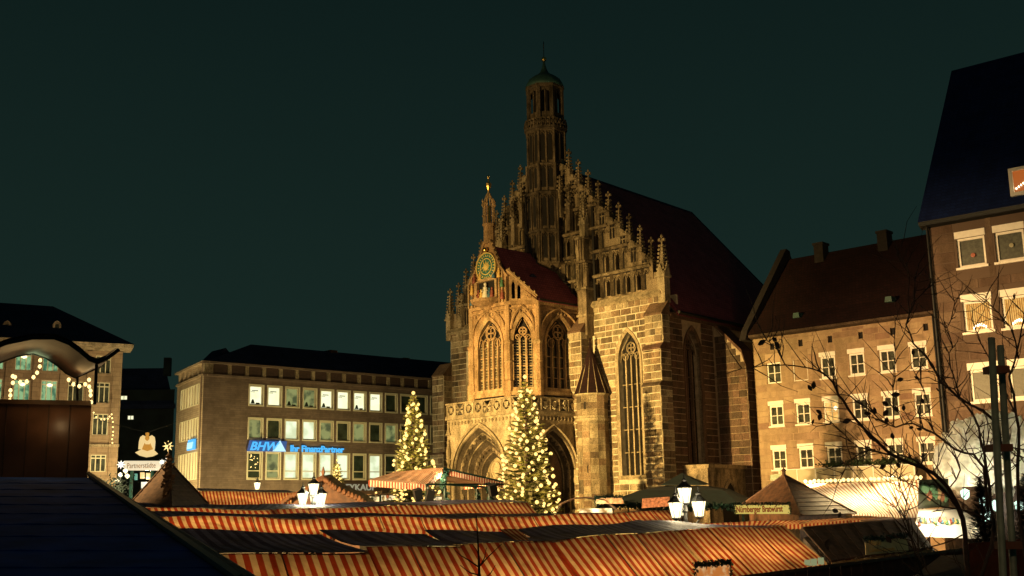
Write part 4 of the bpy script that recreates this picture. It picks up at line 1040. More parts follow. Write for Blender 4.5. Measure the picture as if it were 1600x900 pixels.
# ================================================================ four-storey sandstone house
HS = Frame(at(1180, 600, 78)[:2], -43)
house = fthing('sandstone_house', 'four-storey sandstone house with white windows beside the church, lit from below', 'house', HS)
HWID = 13.1; SHADEB = plain('unlit_brick', (.016, .012, .012), .9, nscale=5, namt=.4)  # near-black brick colour stands in for the parapet's unlit side
cols = [.98, 3.0, 5.05, 7.1, 9.2, 11.25]
rws = [(12.72, 14.15), (9.8, 11.2), (6.85, 8.2)]
WH = 1.08
m = MB(); vents = [(.75 + 2.18 * i + .6, .3) for i in range(6)]
hs = [rect(x, x + WH, a, b) for x in cols for a, b in rws] + [rect(x, x + .32, 15.05, 15.5) for x, _ in vents]
wall_holes(m, rect(0, HWID, 0, 16.0), hs, 0, .2); m.box(0, HWID, .4, .5, 0, 16.0); m.box(-.0, .1, 0, 8, 0, 16.0)
hw_ = m.build('front_wall', COURSE_HOUSE, house)
HB = Blocks(S_HOUSE, 300)
def hh(z):
    r_ = [(x - .06, x + WH + .06) for x in cols if any(a - .12 < z < b + .38 for a, b in rws)]
    if 14.95 < z < 15.6: r_ += [(x - .03, x + .35) for x, _ in vents]
    return r_
HB.lay(hw_, .02, HWID, 5.2, 15.9, 0, .42, .9, 1.7, hh, proud=.012, gap=.008)
WARMLIT = lit('warm_room_window', (1, .55, .14), 1.1, 2.0, (.65, .30, .06))
for r_, (a, b) in enumerate(rws):
    for i, x in enumerate(cols):
        if r_ == 0 and i == 1:
            o = rwin(hw_, x, x + WH, a, b + .35, .1, .05, 0, 0, S_HOUSE, WHITE); o['label'] = 'blind window frame filled with sandstone'; continue
        if r_ == 0 and i == 0:
            rwin(hw_, x, x + WH, a, b, .14, .09, 1, 1, GLASS_N, WHITE, shutter=0); MB().box(x - .06, x + WH + .06, -.05, .12, b + .003, b + .62).build('blind_box', plain('tan_blind', (.42, .30, .18), .7), hw_); continue
        gm = WARMLIT if (r_ == 1 and i == 2) else GLASS_N
        o = rwin(hw_, x, x + WH, a, b, .12, .12, 1, 1, gm, WHITE, shutter=.30, surround=.0)
        MB().box(x - .08, x + WH + .08, -.1, .1, a - .1, a - .004).build('sill', WHITE, o)
        if r_ == 1 and i == 2: MB().lathe(x + .8, .1, [(.01, a + .75), (.13, a + .85), (.13, a + .95), (.01, a + 1.05)], 10).build('hanging_lamp', LAMPGLASS, o)
for x, _ in vents: MB().add([(x, .19, 15.05), (x + .32, .19, 15.05), (x + .32, .19, 15.5), (x, .19, 15.5)], [(0, 1, 2, 3)]).build('vent_opening', BLACK, hw_)
m = MB(); m.prism([(.1, 15.9), (-.35, 16.05), (-.4, 16.2), (.1, 16.25)], -.1, HWID, 'x'); m.build('eaves', S_DARK, house)
m = MB(); v = [(-.15, -.45, 16.2), (HWID, -.45, 16.2), (HWID, 6.3, 22.7), (-.8, 6.3, 22.7), (HWID, 13, 16.2), (-.15, 13, 16.2), (HWID, 1.3, 17.6), (-.25, 1.3, 17.6)]
m.add(v, [(0, 1, 6, 7), (7, 6, 2, 3), (3, 2, 4, 5)]); hr = m.build('roof', ROOF_R, house)
m = MB(); v = [(-.5, -.5, 16.0), (-.1, -.5, 16.0), (-.9, 6.2, 23.2), (-1.4, 6.2, 23.2)]
m.prism([(-.55, 15.9), (-.2, 16.6), (5.7, 23.1), (6.1, 23.5), (6.6, 23.4), (6.7, 23.0), (13, 16), (0, 15.9)], -.75, -.25, 'x'); m.build('gable_parapet', SHADEB, hr)
for px_, py_ in ((1284, 398), (1383, 378)):
    x, z = HS.px(px_, py_, 6.0); m = MB(); m.box(x - .36, x + .36, 5.5, 6.4, 21.3, 23.35); m.box(x - .42, x + .42, 5.42, 6.48, 23.2, 23.37); m.build('chimney', SHADEB, hr)
for px_, py_ in ((1247, 495), (1391, 470)):
    x, z = HS.px(px_, py_, .8); m = MB(); m.prism([(-.25, 0), (.25, 0), (.2, .35), (-.2, .35)], 0, .8); d = m.build('roof_hatch', COPPER, hr); d.location = (x, .5, z - .1)
m = MB(); m.tube([(HWID - .12, -.15, 5), (HWID - .12, -.15, 16)], .07, 6); m.build('downpipe', IRON, house)
# balcony screen of pale panels with plants behind
PANEL = plain('frosted_panel', (.50, .45, .28), .5, nscale=2, namt=.06)
bal = fthing('balcony_screen', 'pale frosted panel balcony screen along the house front above the striped awning', 'balcony', HS)
for i in range(7):
    x = 2.05 + i * 1.33; MB().box(x, x + 1.27, -1.0, -.95, 5.4, 6.75).build('panel', PANEL, bal)
m = MB(); m.box(2.0, 11.5, -1.03, -.93, 6.76, 6.82); m.box(2.0, 11.5, -1.0, 0, 5.2, 5.36)
for i in range(8): m.box(1.98 + i * 1.33, 2.06 + i * 1.33, -1.04, -.92, 5.36, 6.76)
m.build('frame', WHITE, bal)
GREEN = plain('balcony_plants', (.03, .055, .02), .7, nscale=9, namt=.4)
def leafclump(m, c, r, n, s):
    for _ in range(n):
        p = Vector(c) + Vector((random.gauss(0, r[0]), random.gauss(0, r[1]), random.gauss(0, r[2]))); a = Vector((random.uniform(-1, 1), random.uniform(-1, 1), random.uniform(-1, 1))) * s; b = a.orthogonal().normalized() * s * .5
        m.add([p, p + a * .5 + b, p + a, p + a * .5 - b], [(0, 1, 2, 3)])
for i, (a, b) in enumerate(((5.0, 6.4), (6.9, 8.3), (8.8, 9.9), (10.6, 11.2))):
    m = MB(); leafclump(m, ((a + b) / 2, -.75, 7.0), ((b - a) / 3.2, .1, .13), 160, .16)
    bp_ = fthing('balcony_plant', ['leafy box plant on the balcony left of the others', 'second leafy plant from the left on the balcony', 'leafy plant behind the thick branches on the balcony', 'small leafy plant at the right end of the balcony'][i], 'plant', HS, 'plants on the balcony'); m.build('foliage', GREEN, bp_, kind='stuff')

# ================================================================ tall corner house on the right
GB = Frame(at(1460, 500, 58)[:2], -40)
big = fthing('tall_house', 'tall dark sandstone house at the right edge with steep blue-black roof', 'house', GB)
WB = 10.5
cols = [1.5, 3.42, 5.6, 7.8]; rws = [(16.4, 17.95), (13.0, 14.6), (9.45, 11.05), (6.0, 7.6)]; Wb = 1.42
m = MB(); hs = [rect(x, x + Wb, a, b) for x in cols for a, b in rws]
wall_holes(m, rect(0, WB, 0, 18.9), hs, 0, .25); m.box(0, WB, .5, .6, 0, 18.9); m.box(0, .1, 0, 12, 0, 18.9)
bw = m.build('front_wall', plain('dark_joint', (.10, .07, .05), .95), big)
GBk = Blocks(S_BIG, 300)
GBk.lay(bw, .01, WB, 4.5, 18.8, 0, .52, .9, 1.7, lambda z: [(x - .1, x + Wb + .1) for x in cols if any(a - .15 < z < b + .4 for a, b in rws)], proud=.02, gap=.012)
CURT = lit('candlelit_curtain', (1, .56, .13), .8, 5.0, (.75, .34, .06)); BLIND = plain('lowered_blind', (.16, .17, .13), .6)
CURTD = plain('night_curtain', (.045, .055, .04), .4, nscale=7, namt=.5)
CANDLE = lit('candle_arch_light', (1, .8, .45), 9)
for r_, (a, b) in enumerate(rws):
    for i, x in enumerate(cols):
        o = rwin(bw, x, x + Wb, a, b, .16, .12, 0, 0, CURT if r_ == 1 else CURTD, WHITE, shutter=.36)
        MB().box(x - .1, x + Wb + .1, -.12, .1, a - .12, a - .004).build('sill', WHITE, o)
        if r_ == 2:
            for k in range(22): MB().box(x + .12, x + Wb - .12, .1, .13, a + .12 + k * .063, a + .16 + k * .063).build('blind_slat', BLIND, o)
        if r_ == 1:
            fo_ = MB()
            for k in range(11): fo_.tube([(x + .2 + k * .105, .155, a + .12), (x + .2 + k * .105, .155, b - .12)], .02, 4)
            fo_.build('curtain_folds', plain('curtain_cloth%d' % i, (.30, .16, .04), .8), o, kind='stuff')
            for k in range(7): MB().lathe(x + .45 + k * .1, .07, [(.01, (z := a + .14 + .14 * math.sin(math.pi * k / 6) ** 1)), (.028, z + .04), (.028, z + .08), (.005, z + .15)], 6).build('candle', CANDLE, o)
        if r_ == 0:
            s_ = MB(); s_.lathe(0, 0, [(.02, 0), (.12, .02), (.02, .04)], 8); q = s_.build('paper_star', plain('star_%d' % i, (.35, .12, .08) if i == 0 else (.30, .30, .2), .7), o); q.location = (x + .75, .12, a + .6 + .2 * i); q.rotation_euler = (R(90), 0, 0)
m = MB(); m.prism([(.1, 18.75), (-.3, 18.9), (-.42, 19.1), (.1, 19.12)], -.25, WB, 'x'); m.build('eaves', IRON, big)
m = MB(); v = [(-.25, -.45, 19.1), (WB, -.45, 19.1), (WB, 8, 30.2), (-.35, 8, 30.2), (WB, 16.5, 19), (-.25, 16.5, 19)]
m.add(v, [(0, 1, 2, 3), (3, 2, 4, 5), (0, 3, 5)]); br = m.build('roof', ROOF_B, big)
yq = 1.0
for _ in range(6): x, z = GB.px(1597, 283, yq); yq = (z - .75 - 19.1) / 1.314 - .5
m = MB(); 
for a, b, c, d in ((-.6, -.42, -.7, .75), (.42, .6, -.7, .75), (-.42, .42, -.7, -.52), (-.42, .42, .6, .75)): m.box(a, b, -.1, .1, c, d)
m.box(-.6, .6, .1, 2, -.7, .75)
dq = m.build('roof_window', WHITE, br); dq.location = (x, yq, z)
MB().add([(-.42, .05, -.52), (.42, .05, -.52), (.42, .05, .6), (-.42, .05, .6)], [(0, 1, 2, 3)]).build('pane', lit('attic_warm_pane', (.55, .13, .02), .7), dq)
for k in range(6): MB().lathe(-.3 + k * .12, -.03, [(.01, -.38 + .07 * k), (.04, -.34 + .07 * k), (.01, -.28 + .07 * k)], 6).build('candle', CANDLE, dq)
m = MB(); m.tube([(.12, -.18, 4), (.12, -.18, 18.8)], .07, 6); m.build('downpipe', IRON, big)
HB.finish(); GBk.finish()
# ================================================================ striped market roofs
RED = (.33, .045, .014); CREAM = (.64, .46, .24)
def striped_uv(name, c1, c2, transl, duty=.5, dirt=.62):
    m, t, b = nodes(name); L = t.links.new; N = t.nodes.new
    uv = N('ShaderNodeUVMap'); s = N('ShaderNodeSeparateXYZ'); L(uv.outputs[0], s.inputs[0])
    f = N('ShaderNodeMath'); f.operation = 'FRACT'; L(s.outputs['X'], f.inputs[0])
    r = N('ShaderNodeValToRGB'); e = r.color_ramp.elements; e[0].position = duty - .03; e[0].color = (*c1, 1); e[1].position = duty + .03; e[1].color = (*c2, 1); L(f.outputs[0], r.inputs[0])
    ge = N('ShaderNodeNewGeometry'); n = N('ShaderNodeTexNoise'); n.inputs['Scale'].default_value = 1.6; n.inputs['Detail'].default_value = 8; n.inputs['Roughness'].default_value = .62; L(ge.outputs['Position'], n.inputs[0])
    r2 = N('ShaderNodeValToRGB'); r2.color_ramp.elements[0].position = .3; k = 1 - dirt; r2.color_ramp.elements[0].color = (k, k * .92, k * .8, 1); r2.color_ramp.elements[1].position = .66; r2.color_ramp.elements[1].color = (1.05, 1.05, 1.05, 1); L(n.outputs['Fac'], r2.inputs[0])
    mx = N('ShaderNodeMix'); mx.data_type = 'RGBA'; mx.blend_type = 'MULTIPLY'; mx.inputs[0].default_value = 1; L(r.outputs[0], mx.inputs[6]); L(r2.outputs[0], mx.inputs[7])
    L(mx.outputs[2], b.inputs['Base Color']); b.inputs['Roughness'].default_value = .7; b.inputs['Specular IOR Level'].default_value = .2
    bp = N('ShaderNodeBump'); bp.inputs['Strength'].default_value = .9; bp.inputs['Distance'].default_value = .12; L(n.outputs['Fac'], bp.inputs['Height']); L(bp.outputs[0], b.inputs['Normal'])
    if transl:
        tr = N('ShaderNodeBsdfTranslucent'); L(mx.outputs[2], tr.inputs['Color']); ms = N('ShaderNodeMixShader'); ms.inputs[0].default_value = transl
        L(b.outputs[0], ms.inputs[1]); L(tr.outputs[0], ms.inputs[2]); L(ms.outputs[0], t.nodes['Material Output'].inputs['Surface'])
    return m
CANV = striped_uv('striped_canvas', RED, CREAM, .55)
CANV_SHADE = striped_uv('striped_canvas_shaded', (.020, .018, .050), (.058, .068, .135), 0, dirt=.6)  # same stripes in dark blue, the lack of light put into the colour
CANVP = striped_uv('pale_striped_canvas', (.42, .16, .07), (.80, .74, .58), .5, duty=.36, dirt=.2)
def canvas(parent, tl, tr, br, bl_, n, mat, name='canvas_roof', sag=.05, nu=None, nv=4, valance=0, label=None, u0=0):
    tl, tr, br, bl_ = map(Vector, (tl, tr, br, bl_)); nu = nu or max(8, int(n * 2)); me = bpy.data.meshes.new(name); vs = []; uvs = []; fs = []
    ph = random.random() * 6
    for j in range(nv + 1):
        v = j / nv
        for i in range(nu + 1):
            u = i / nu; p = tl.lerp(tr, u).lerp(bl_.lerp(br, u), v)
            sg = sag * (math.sin(math.pi * v) * (.7 + .4 * math.sin(u * 9 + ph) + .25 * math.sin(u * 31 + ph)) + .5 * math.sin(p.x * 1.3 + p.y * .55) + .3 * math.sin(p.x * 3.1 - p.y * .8))
            vs.append((p.x, p.y, p.z - sg)); uvs.append((u * n + u0, v))
    for j in range(nv):
        for i in range(nu): a = j * (nu + 1) + i; fs.append((a, a + 1, a + nu + 2, a + nu + 1))
    if valance:
        b0 = len(vs); row = nv * (nu + 1); fwd = ((bl_ + br) / 2 - (tl + tr) / 2); fwd.z = 0; fwd.normalize()
        for i in range(nu + 1):
            x, y, z = vs[row + i]; vs.append((x + fwd.x * .02, y + fwd.y * .02, z - valance * (1 if i % 2 else .8))); uvs.append((i / nu * n + u0, 1.2))
        for i in range(nu): fs.append((row + i, row + i + 1, b0 + i + 1, b0 + i))
    me.from_pydata(vs, [], fs); ul = me.uv_layers.new(name='UVMap')
    for lp in me.loops: ul.data[lp.index].uv = uvs[lp.vertex_index]
    me.materials.append(mat); me.polygons.foreach_set('use_smooth', [True] * len(me.polygons)); me.update()
    o = link(name, me, parent)
    if label: o['label'] = label
    return o
SD = Vector((.42, -.91, -.60))    # down the near slope of a stall roof
SEAM = plain('canvas_seam_cord', (.10, .06, .04), .8)
def stall(label, tl, tr, L=2.0, n=12, mat=CANV, power=60, dark=None, bl_=None, br=None, name='market_stall', group='striped market stalls', color=(1, .62, .25), body=True, sag=.05, ndark=None, valance=.16):
    """tl, tr, (bl_, br): ridge and eave corners (pixel x, y, depth); dark = two upper points of the shade-coloured back panel"""
    tl, tr = at(*tl), at(*tr)
    br = at(*br) if br else tr + SD * L; bl_ = at(*bl_) if bl_ else tl + SD * L
    base = (tl + tr + bl_ + br) / 4; t = empty(name, label, 'market stall', (base.x, base.y, 0), 0, group)
    off = Vector((base.x, base.y, 0)); tl, tr, bl_, br = tl - off, tr - off, bl_ - off, br - off
    canvas(t, tl, tr, br, bl_, n, mat, sag=sag, valance=valance)
    back = Vector((-.42, .91, 0))
    if dark:
        d0, d1 = at(*dark[0]) - off, at(*dark[1]) - off
        lift = Vector((0, 0, .012)); canvas(t, d0, d1, tr + lift, tl + lift, ndark or n, CANV_SHADE, 'shaded_roof_panel', sag=sag)
        b0, b1 = d0, d1
    else: b0, b1 = tl, tr
    ns = max(2, int((tr - tl).length / 1.7)); sm = MB()
    for k in range(1, ns):
        u = (k + random.uniform(-.2, .2)) / ns; wob = .05 * (.5 * math.sin(0))
        q = [tl.lerp(tr, u).lerp(bl_.lerp(br, u), v) for v in (0, .25, .5, .75, 1)]
        q = [p + Vector((0, 0, .025 - sag * (.75 * math.sin(math.pi * v) + .5 * math.sin(p.x * 1.3 + p.y * .55) + .3 * math.sin(p.x * 3.1 - p.y * .8)))) for p, v in zip(q, (0, .25, .5, .75, 1))]
        MB().tube(q, .012, 4).build('seam', SEAM, t)
    MB().tube([tl - Vector((0, 0, .06)), tr - Vector((0, 0, .06))], .04, 6).build('ridge_pole', TIMBER_M, t)
    if body:
        for p in (bl_, br): MB().tube([(p.x, p.y, 0), (p.x, p.y, p.z - .05)], .05, 6).build('post', TIMBER_M, t)
        for p in (b0, b1): MB().tube([(p.x, p.y, 0), (p.x, p.y, p.z - .04)], .05, 6).build('post', TIMBER_M, t)
        m = MB(); a, b = bl_.lerp(b0, .12), br.lerp(b1, .12); nb = max(4, int((b - a).length / .35))
        m.hexa([(a.x, a.y, 0), (b.x, b.y, 0), (b.x - .1, b.y + .3, 0), (a.x - .1, a.y + .3, 0), (a.x, a.y, 1.0), (b.x, b.y, 1.0), (b.x - .1, b.y + .3, 1.0), (a.x - .1, a.y + .3, 1.0)]); m.build('counter', TIMBER_M, t)
        q0, q1 = Vector((b0.x, b0.y, 0)), Vector((b1.x, b1.y, 0)); m = MB(); m.hexa([q0, q1, q1 + back * .04, q0 + back * .04, q0 + Vector((0, 0, 2.4)), q1 + Vector((0, 0, 2.4)), q1 + back * .04 + Vector((0, 0, 2.4)), q0 + back * .04 + Vector((0, 0, 2.4))]); m.build('back_wall', TIMBER_M, t)
    if power:
        mid = (tl + tr + bl_ + br) / 4 + off; ax = (tr - tl); ln = ax.length
        nrm = (tr - tl).cross(bl_ - tl).normalized()
        if nrm.z < 0: nrm = -nrm
        src = mid - nrm * .75
        l = bpy.data.lights.new('stall_tube_light', 'AREA'); l.shape = 'RECTANGLE'; l.size = ln * .92; l.size_y = .25; l.energy = power; l.color = color
        o = bpy.data.objects.new('stall_tube_light', l); COL.objects.link(o)
        z = -nrm; x = ax.normalized(); y = z.cross(x) * 1.0; 
        # area light shines along -Z: -Z must be +nrm
        o.matrix_world = Matrix.Translation(src) @ Matrix((x, (-nrm).cross(x), -nrm)).transposed().to_4x4()
    return t
K = 1.0
stall('front-row striped stall roof at far left, its lower corner cut by the dark roof', (240, 871, 14.3), (578, 862, 18.0), 2.2, 17, power=60, dark=((190, 829, 16.2), (500, 831, 19.5)), ndark=16)
stall('front-row striped stall roof with a sagging kink at its left end, behind the sapling', (572, 857, 18.0), (720, 853, 20.6), 2.2, 10, power=26, dark=((497, 831, 19.5), (664, 831, 22.0)), ndark=7.5)
stall('front-row striped stall roof between the sapling and the pale patch', (718, 853, 20.6), (862, 844, 23.3), 2.2, 11.5, power=34, dark=((662, 831, 22.0), (782, 828, 24.5)), ndark=6.5)
stall('long front-row striped roof crossed by a thin seam, right of the centre', (860, 844, 23.3), (1052, 829, 29.0), 2.3, 19, power=78, dark=((806, 827, 24.9), (1000, 813, 31.0)), ndark=19)
stall('right-hand end roof of the front row, beside the brown timber roof', (1050, 829, 29.0), (1225, 821, 33.3), 2.3, 22, power=84, dark=((998, 813, 31.0), (1056, 816, 31.8)), br=(1292, 880, 31.5), ndark=5)
# pale patch of striped canvas bridging two roofs
t = empty('awning_strip', 'short bright striped canvas strip laid across the dark roof panels', 'awning', at(806, 837, 24)[:2] + (0,) if False else (0, 0, 0))
canvas(t, at(779, 827, 24.6), at(808, 826, 25.0), at(833, 846, 23.0), at(809, 847, 22.7), 4, CANV, sag=.01)
MB().tube([at(809, 847.5, 22.75), at(809, 847.5, 22.75) - Vector((0, 0, 2.9))], .04, 6).build('post', TIMBER_M, t)
stall('second-row striped roof at the left, greenish-white stripes next to the dark roof edge', (235, 808, 23.5), (512, 809, 27.5), 1, 23.5, power=60, bl_=(244, 829, 22.3), br=(520, 832, 26.2), dark=((205, 800, 25), (480, 802, 29)), ndark=22)
stall('second-row striped roof in the middle, below the garlanded canopy', (510, 809, 27.5), (782, 808, 33), 1, 25.5, power=71, bl_=(518, 832, 26.2), br=(792, 827, 31.5), dark=((478, 802, 29), (760, 803, 34.5)), ndark=24)
stall('second-row striped roof at the right, in front of the lantern and green tent', (780, 808, 33), (1047, 797.5, 42), 1, 30, power=97, bl_=(790, 827.5, 31.5), br=(1064, 815, 40), sag=.03, dark=((758, 803, 34.5), (870, 802, 38)), ndark=14)
stall('third-row striped roof at the left behind the pyramid kiosk, a thin band', (219, 793, 33), (432, 797, 36), .6, 22, power=38, bl_=(222, 800, 32.3), br=(437, 803.5, 35.3), dark=((205, 785, 36), (450, 789, 38.5)), sag=.03, ndark=20)
stall('third-row striped roof ending beside the large Christmas tree', (420, 797, 36), (826, 784, 46), .7, 50, power=97, bl_=(424, 804, 35.2), br=(840, 802, 44.5), dark=((405, 788.5, 38.5), (794, 780, 48)), sag=.03, ndark=50)
stall('fourth-row striped awning next to the pyramid kiosk, under the office block', (310, 767, 54), (467, 770, 58), .7, 31, power=71, bl_=(314, 786, 52.6), br=(470, 786, 56.8), dark=((305, 763, 55), (450, 766, 59.5)), sag=.02, ndark=26)
stall('narrow tapering striped roof behind the right end of the front row', (1056, 819, 34.0), (1396, 807, 38.0), 1, 42, power=78, bl_=(1078, 830, 32.5), br=(1345, 812, 37.2), sag=.02, body=False)

# lamps under the brim of the rightmost roof
t = empty('stall_window', 'small greenish window strip under the eave of the right front-row roof', 'window strip', (0, 0, 0))
for x in (1216, 1228, 1262, 1272, 1283):
    p = at(x, 888 - (x - 1216) * .16, 30.8); MB().box(p.x - .08, p.x + .08, p.y, p.y + .03, p.z - .08, p.z + .1).build('pane', lit('eave_pane_%d' % x, (.45, .5, .25), .5), t)

# ================================================================ timber kiosks
def shingles(m, a, b, c, rows, th=.03):
    """triangular or trapezoid roof face a,b (eave) c (apex) with overlapping courses"""
    a, b, c = map(Vector, (a, b, c))
    for k in range(rows):
        t0, t1 = k / rows, min(1, (k + 1.25) / rows); lo0, lo1 = a.lerp(c, t0), b.lerp(c, t0); hi0, hi1 = a.lerp(c, t1), b.lerp(c, t1)
        n = (b - a).cross(c - a).normalized()
        if n.z < 0: n = -n
        m.hexa([lo0 + n * th, lo1 + n * th, lo1 - n * .01, lo0 - n * .01, hi0 + n * .004, hi1 + n * .004, hi1 - n * .02, hi0 - n * .02])
SHING = plain('weathered_shingles', (.038, .024, .015), .75, nscale=5, namt=.55, bump=.5)
SHING2 = plain('brown_boards', (.085, .044, .022), .7, nscale=4, namt=.5, bump=.4)
def pyramid_kiosk(label, apex, corners, rows, mat, body_mat=TIMBER_M, finial=True, name='pyramid_kiosk', cat='kiosk'):
    ap = at(*apex); cs = [at(*c) for c in corners]
    zE = sum(c.z for c in cs) / len(cs)
    if len(cs) == 3:   # fourth corner hidden behind
        cs.append(cs[0] + cs[2] - cs[1])
    o = Vector((ap.x, ap.y, 0)); t = empty(name, label, cat, o)
    cs = [c - o for c in cs]; ap = ap - o
    for i in range(4):
        m = MB(); shingles(m, cs[i], cs[(i + 1) % 4], ap, rows); m.build('roof_face', mat, t)
    for i in range(4): MB().tube([cs[i] + Vector((0, 0, .03)), ap + Vector((0, 0, .03))], .045, 5).build('hip_rail', mat, t)
    if finial:
        m = MB(); m.lathe(ap.x, ap.y, [(.09, ap.z - .1), (.07, ap.z + .15), (.11, ap.z + .2), (.02, ap.z + .28)], 8); m.tube([ap, ap + Vector((0, 0, .55))], .02, 5); m.build('finial', mat, t)
    m = MB(); k = .85; b = [Vector((c.x * k, c.y * k, 0)) for c in cs]; m.hexa(b + [Vector((p.x, p.y, cs[i].z + .05)) for i, p in enumerate(b)]); m.build('booth_wall', body_mat, t)
    return t
pk = pyramid_kiosk('dark timber kiosk with pyramid roof left of the office block', (263, 722, 38), [(203, 789, 37), (268, 792, 34.5), (325, 789, 37.5)], 9, SHING)
m = MB(); leafclump(m, (0, 0, 0), (.05, .05, .55), 420, .14)
p = at(262, 765, 35.6); gl = m.build('fir_garland', plain('brown_garland', (.10, .06, .03), .8), pk, kind='stuff'); gl.matrix_world = Matrix.Translation(p - Vector((pk.location.x, pk.location.y, 0)))
pyramid_kiosk('large brown timber kiosk with pyramid roof beside the bright striped awning', (1225, 743, 44), [(1160, 789, 46), (1252, 806, 40), (1338, 803, 42)], 10, SHING2)
# brown board roof at the right end of the front row
t = empty('timber_stall', 'stall with steep brown board roof and a cream sign under fir branches', 'market stall', at(1350, 850, 31) * 1)
t.location.z = 0; o_ = Vector(t.location)
a, b, c, d = [at(*q) - o_ for q in ((1254, 826, 34), (1426, 811, 37), (1456, 856, 33.5), (1299, 877, 31))]
for k in range(16):
    q0, q1 = k / 16, (k + .94) / 16; n_ = Vector((0, 0, .02 + .015 * (k % 2)))
    MB().poly3([a.lerp(b, q0) + n_, a.lerp(b, q1) + n_, d.lerp(c, q1) + n_, d.lerp(c, q0) + n_], (0, 0, -.05)).build('roof_board', SHING2, t)
MB().poly3([b, c, c + Vector((.45, .5, -.4)), b + Vector((.3, 1.0, -.3))]).build('roof_hip', SHING2, t)
MB().tube([a, b], .06, 5).build('ridge_beam', TIMBER_M, t)
m = MB(); m.poly3([d + Vector((0, 0, -.03)), c + Vector((0, 0, -.03)), c + Vector((0, -.02, -.24)), d + Vector((0, -.02, -.24))], (.0, .06, 0)); m.build('eave_board', plain('pale_eave_board', (.42, .28, .12), .6, nscale=3, namt=.5), t)  # eave board paler than the roof boards
m = MB(); m.hexa([Vector((q.x, q.y, 0)) for q in (d, c, b, a)] + [Vector((q.x, q.y, q.z - .25)) for q in (d, c, b, a)]); m.build('booth_wall', TIMBER, t)
sg = empty('stall_sign', 'cream painted sign board on the brown board roof, edged with fir twigs', 'sign', (0, 0, 0))
p0, p1, p2, p3 = at(1352, 846, 31.0), at(1417, 840, 32.2), at(1420, 861, 31.8), at(1353, 867, 30.6)
MB().poly3([p0, p1, p2, p3], (.0, .06, 0)).build('board', plain('cream_sign', (.62, .50, .24), .6, nscale=3, namt=.2), sg)
dx = (p1 - p0); an = math.atan2(dx.y, dx.x)
SCR = plain('faded_script', (.70, .45, .12), .6)
for i, (s_, zz) in enumerate((('Häusle', .24), ('Christkindlesmarkt', .07))):
    q = p3 + Vector((math.cos(an), math.sin(an), 0)) * .12; text(s_, 'letters', SCR, sg, (q.x + .02, q.y - .04, q.z + zz), .15 if i else .2, (R(90), 0, an), .005)
m = MB(); 
for k in range(18): leafclump(m, tuple(p0.lerp(p1, k / 17) + Vector((0, 0, .05))), (.03, .03, .035), 22, .07)
m.build('fir_twigs', GREENPAINT, sg, kind='stuff')
# red-brown board wall across the lower right
t = empty('board_wall', 'long red-brown board wall crossing the lower right corner in front of the stalls', 'wall', (0, 0, 0))
REDW = plain('red_brown_boards', (.13, .030, .015), .6, nscale=4, namt=.4, bump=.4)
a, b = at(1150, 905, 25), at(1512, 859, 29.5)
for k in range(22):
    p, q = a.lerp(b, k / 22), a.lerp(b, (k + .97) / 22); MB().hexa([(p.x, p.y, .2), (q.x, q.y, .2), (q.x, q.y + .04, .2), (p.x, p.y + .04, .2), p, q, q + Vector((0, .04, 0)), p + Vector((0, .04, 0))]).build('board', REDW, t)
MB().tube([a + Vector((0, -.02, .03)), b + Vector((0, -.02, .03))], .05, 4).build('top_rail', TIMBER_M, t)
t = empty('red_booth', 'dark red booth back at the lower right behind the two poles', 'booth', (0, 0, 0))
a, b = at(1505, 850, 17), at(1640, 838, 16)
for k in range(9):
    p, q = a.lerp(b, k / 9), a.lerp(b, (k + .97) / 9); MB().hexa([(p.x, p.y, .2), (q.x, q.y, .2), (q.x, q.y + .04, .2), (p.x, p.y + .04, .2), p, q, q + Vector((0, .04, 0)), p + Vector((0, .04, 0))]).build('board', REDW, t)
MB().poly3([at(1420, 906, 20), at(1470, 868, 22), at(1600, 862, 21), at(1640, 906, 19)], (0, 0, -.06)).build('roof', TIMBER, t)

# ================================================================ bright striped awning stall on the right
stall('brightly lit pale striped awning stall below the house balcony', (1256, 757, 47), (1437, 750, 44), 1, 27, CANVP, power=170, bl_=(1330, 803, 44), br=(1448, 806, 41.5), sag=.04, group=None, color=(1, .8, .5), valance=.1)
tb = empty('bulb_string', 'row of glowing bulbs along the top edge of the bright striped awning', 'light string', (0, 0, 0))
BME = MB().lathe(0, 0, [(.005, -.07), (.06, -.03), (.07, .02), (.04, .06), (.005, .08)], 8).mesh('bulb', BULB_S, True)
def bulbs(parent, pts, mesh=BME, s=1.0, jit=0.02, name='bulb'):
    for p in pts:
        link(name, mesh, parent, (p[0] + random.uniform(-jit, jit), p[1] + random.uniform(-jit, jit), p[2] + random.uniform(-jit, jit)), (s, s, s))
bulbs(tb, [at(1258, 757, 46.9).lerp(at(1437, 750, 43.9), k / 26) + Vector((0, -.15, .1)) for k in range(27)], s=1.1)
light('AREA', 'awning_lamp', tuple(at(1350, 738, 44)), 260, (1, .74, .35), tuple(at(1370, 790, 43.5)), shape='RECTANGLE', size=3.5, size_y=.3)
light('AREA', 'awning_wall_wash', tuple(at(1350, 752, 46)), 1000, (1, .66, .28), tuple(at(1310, 640, 71)), shape='RECTANGLE', size=6, size_y=.3)
cs = empty('sweet_stall', 'stall with dark hanging display above a glaring white counter behind the branches', 'market stall', (0, 0, 0))
p = [at(x, y, 40) for x, y in ((1436, 750), (1482, 748), (1482, 792), (1436, 795))]; MB().poly3(p, (0, .1, 0)).build('display_case', plain('dark_display', (.03, .035, .02), .3, nscale=5, namt=.7), cs)
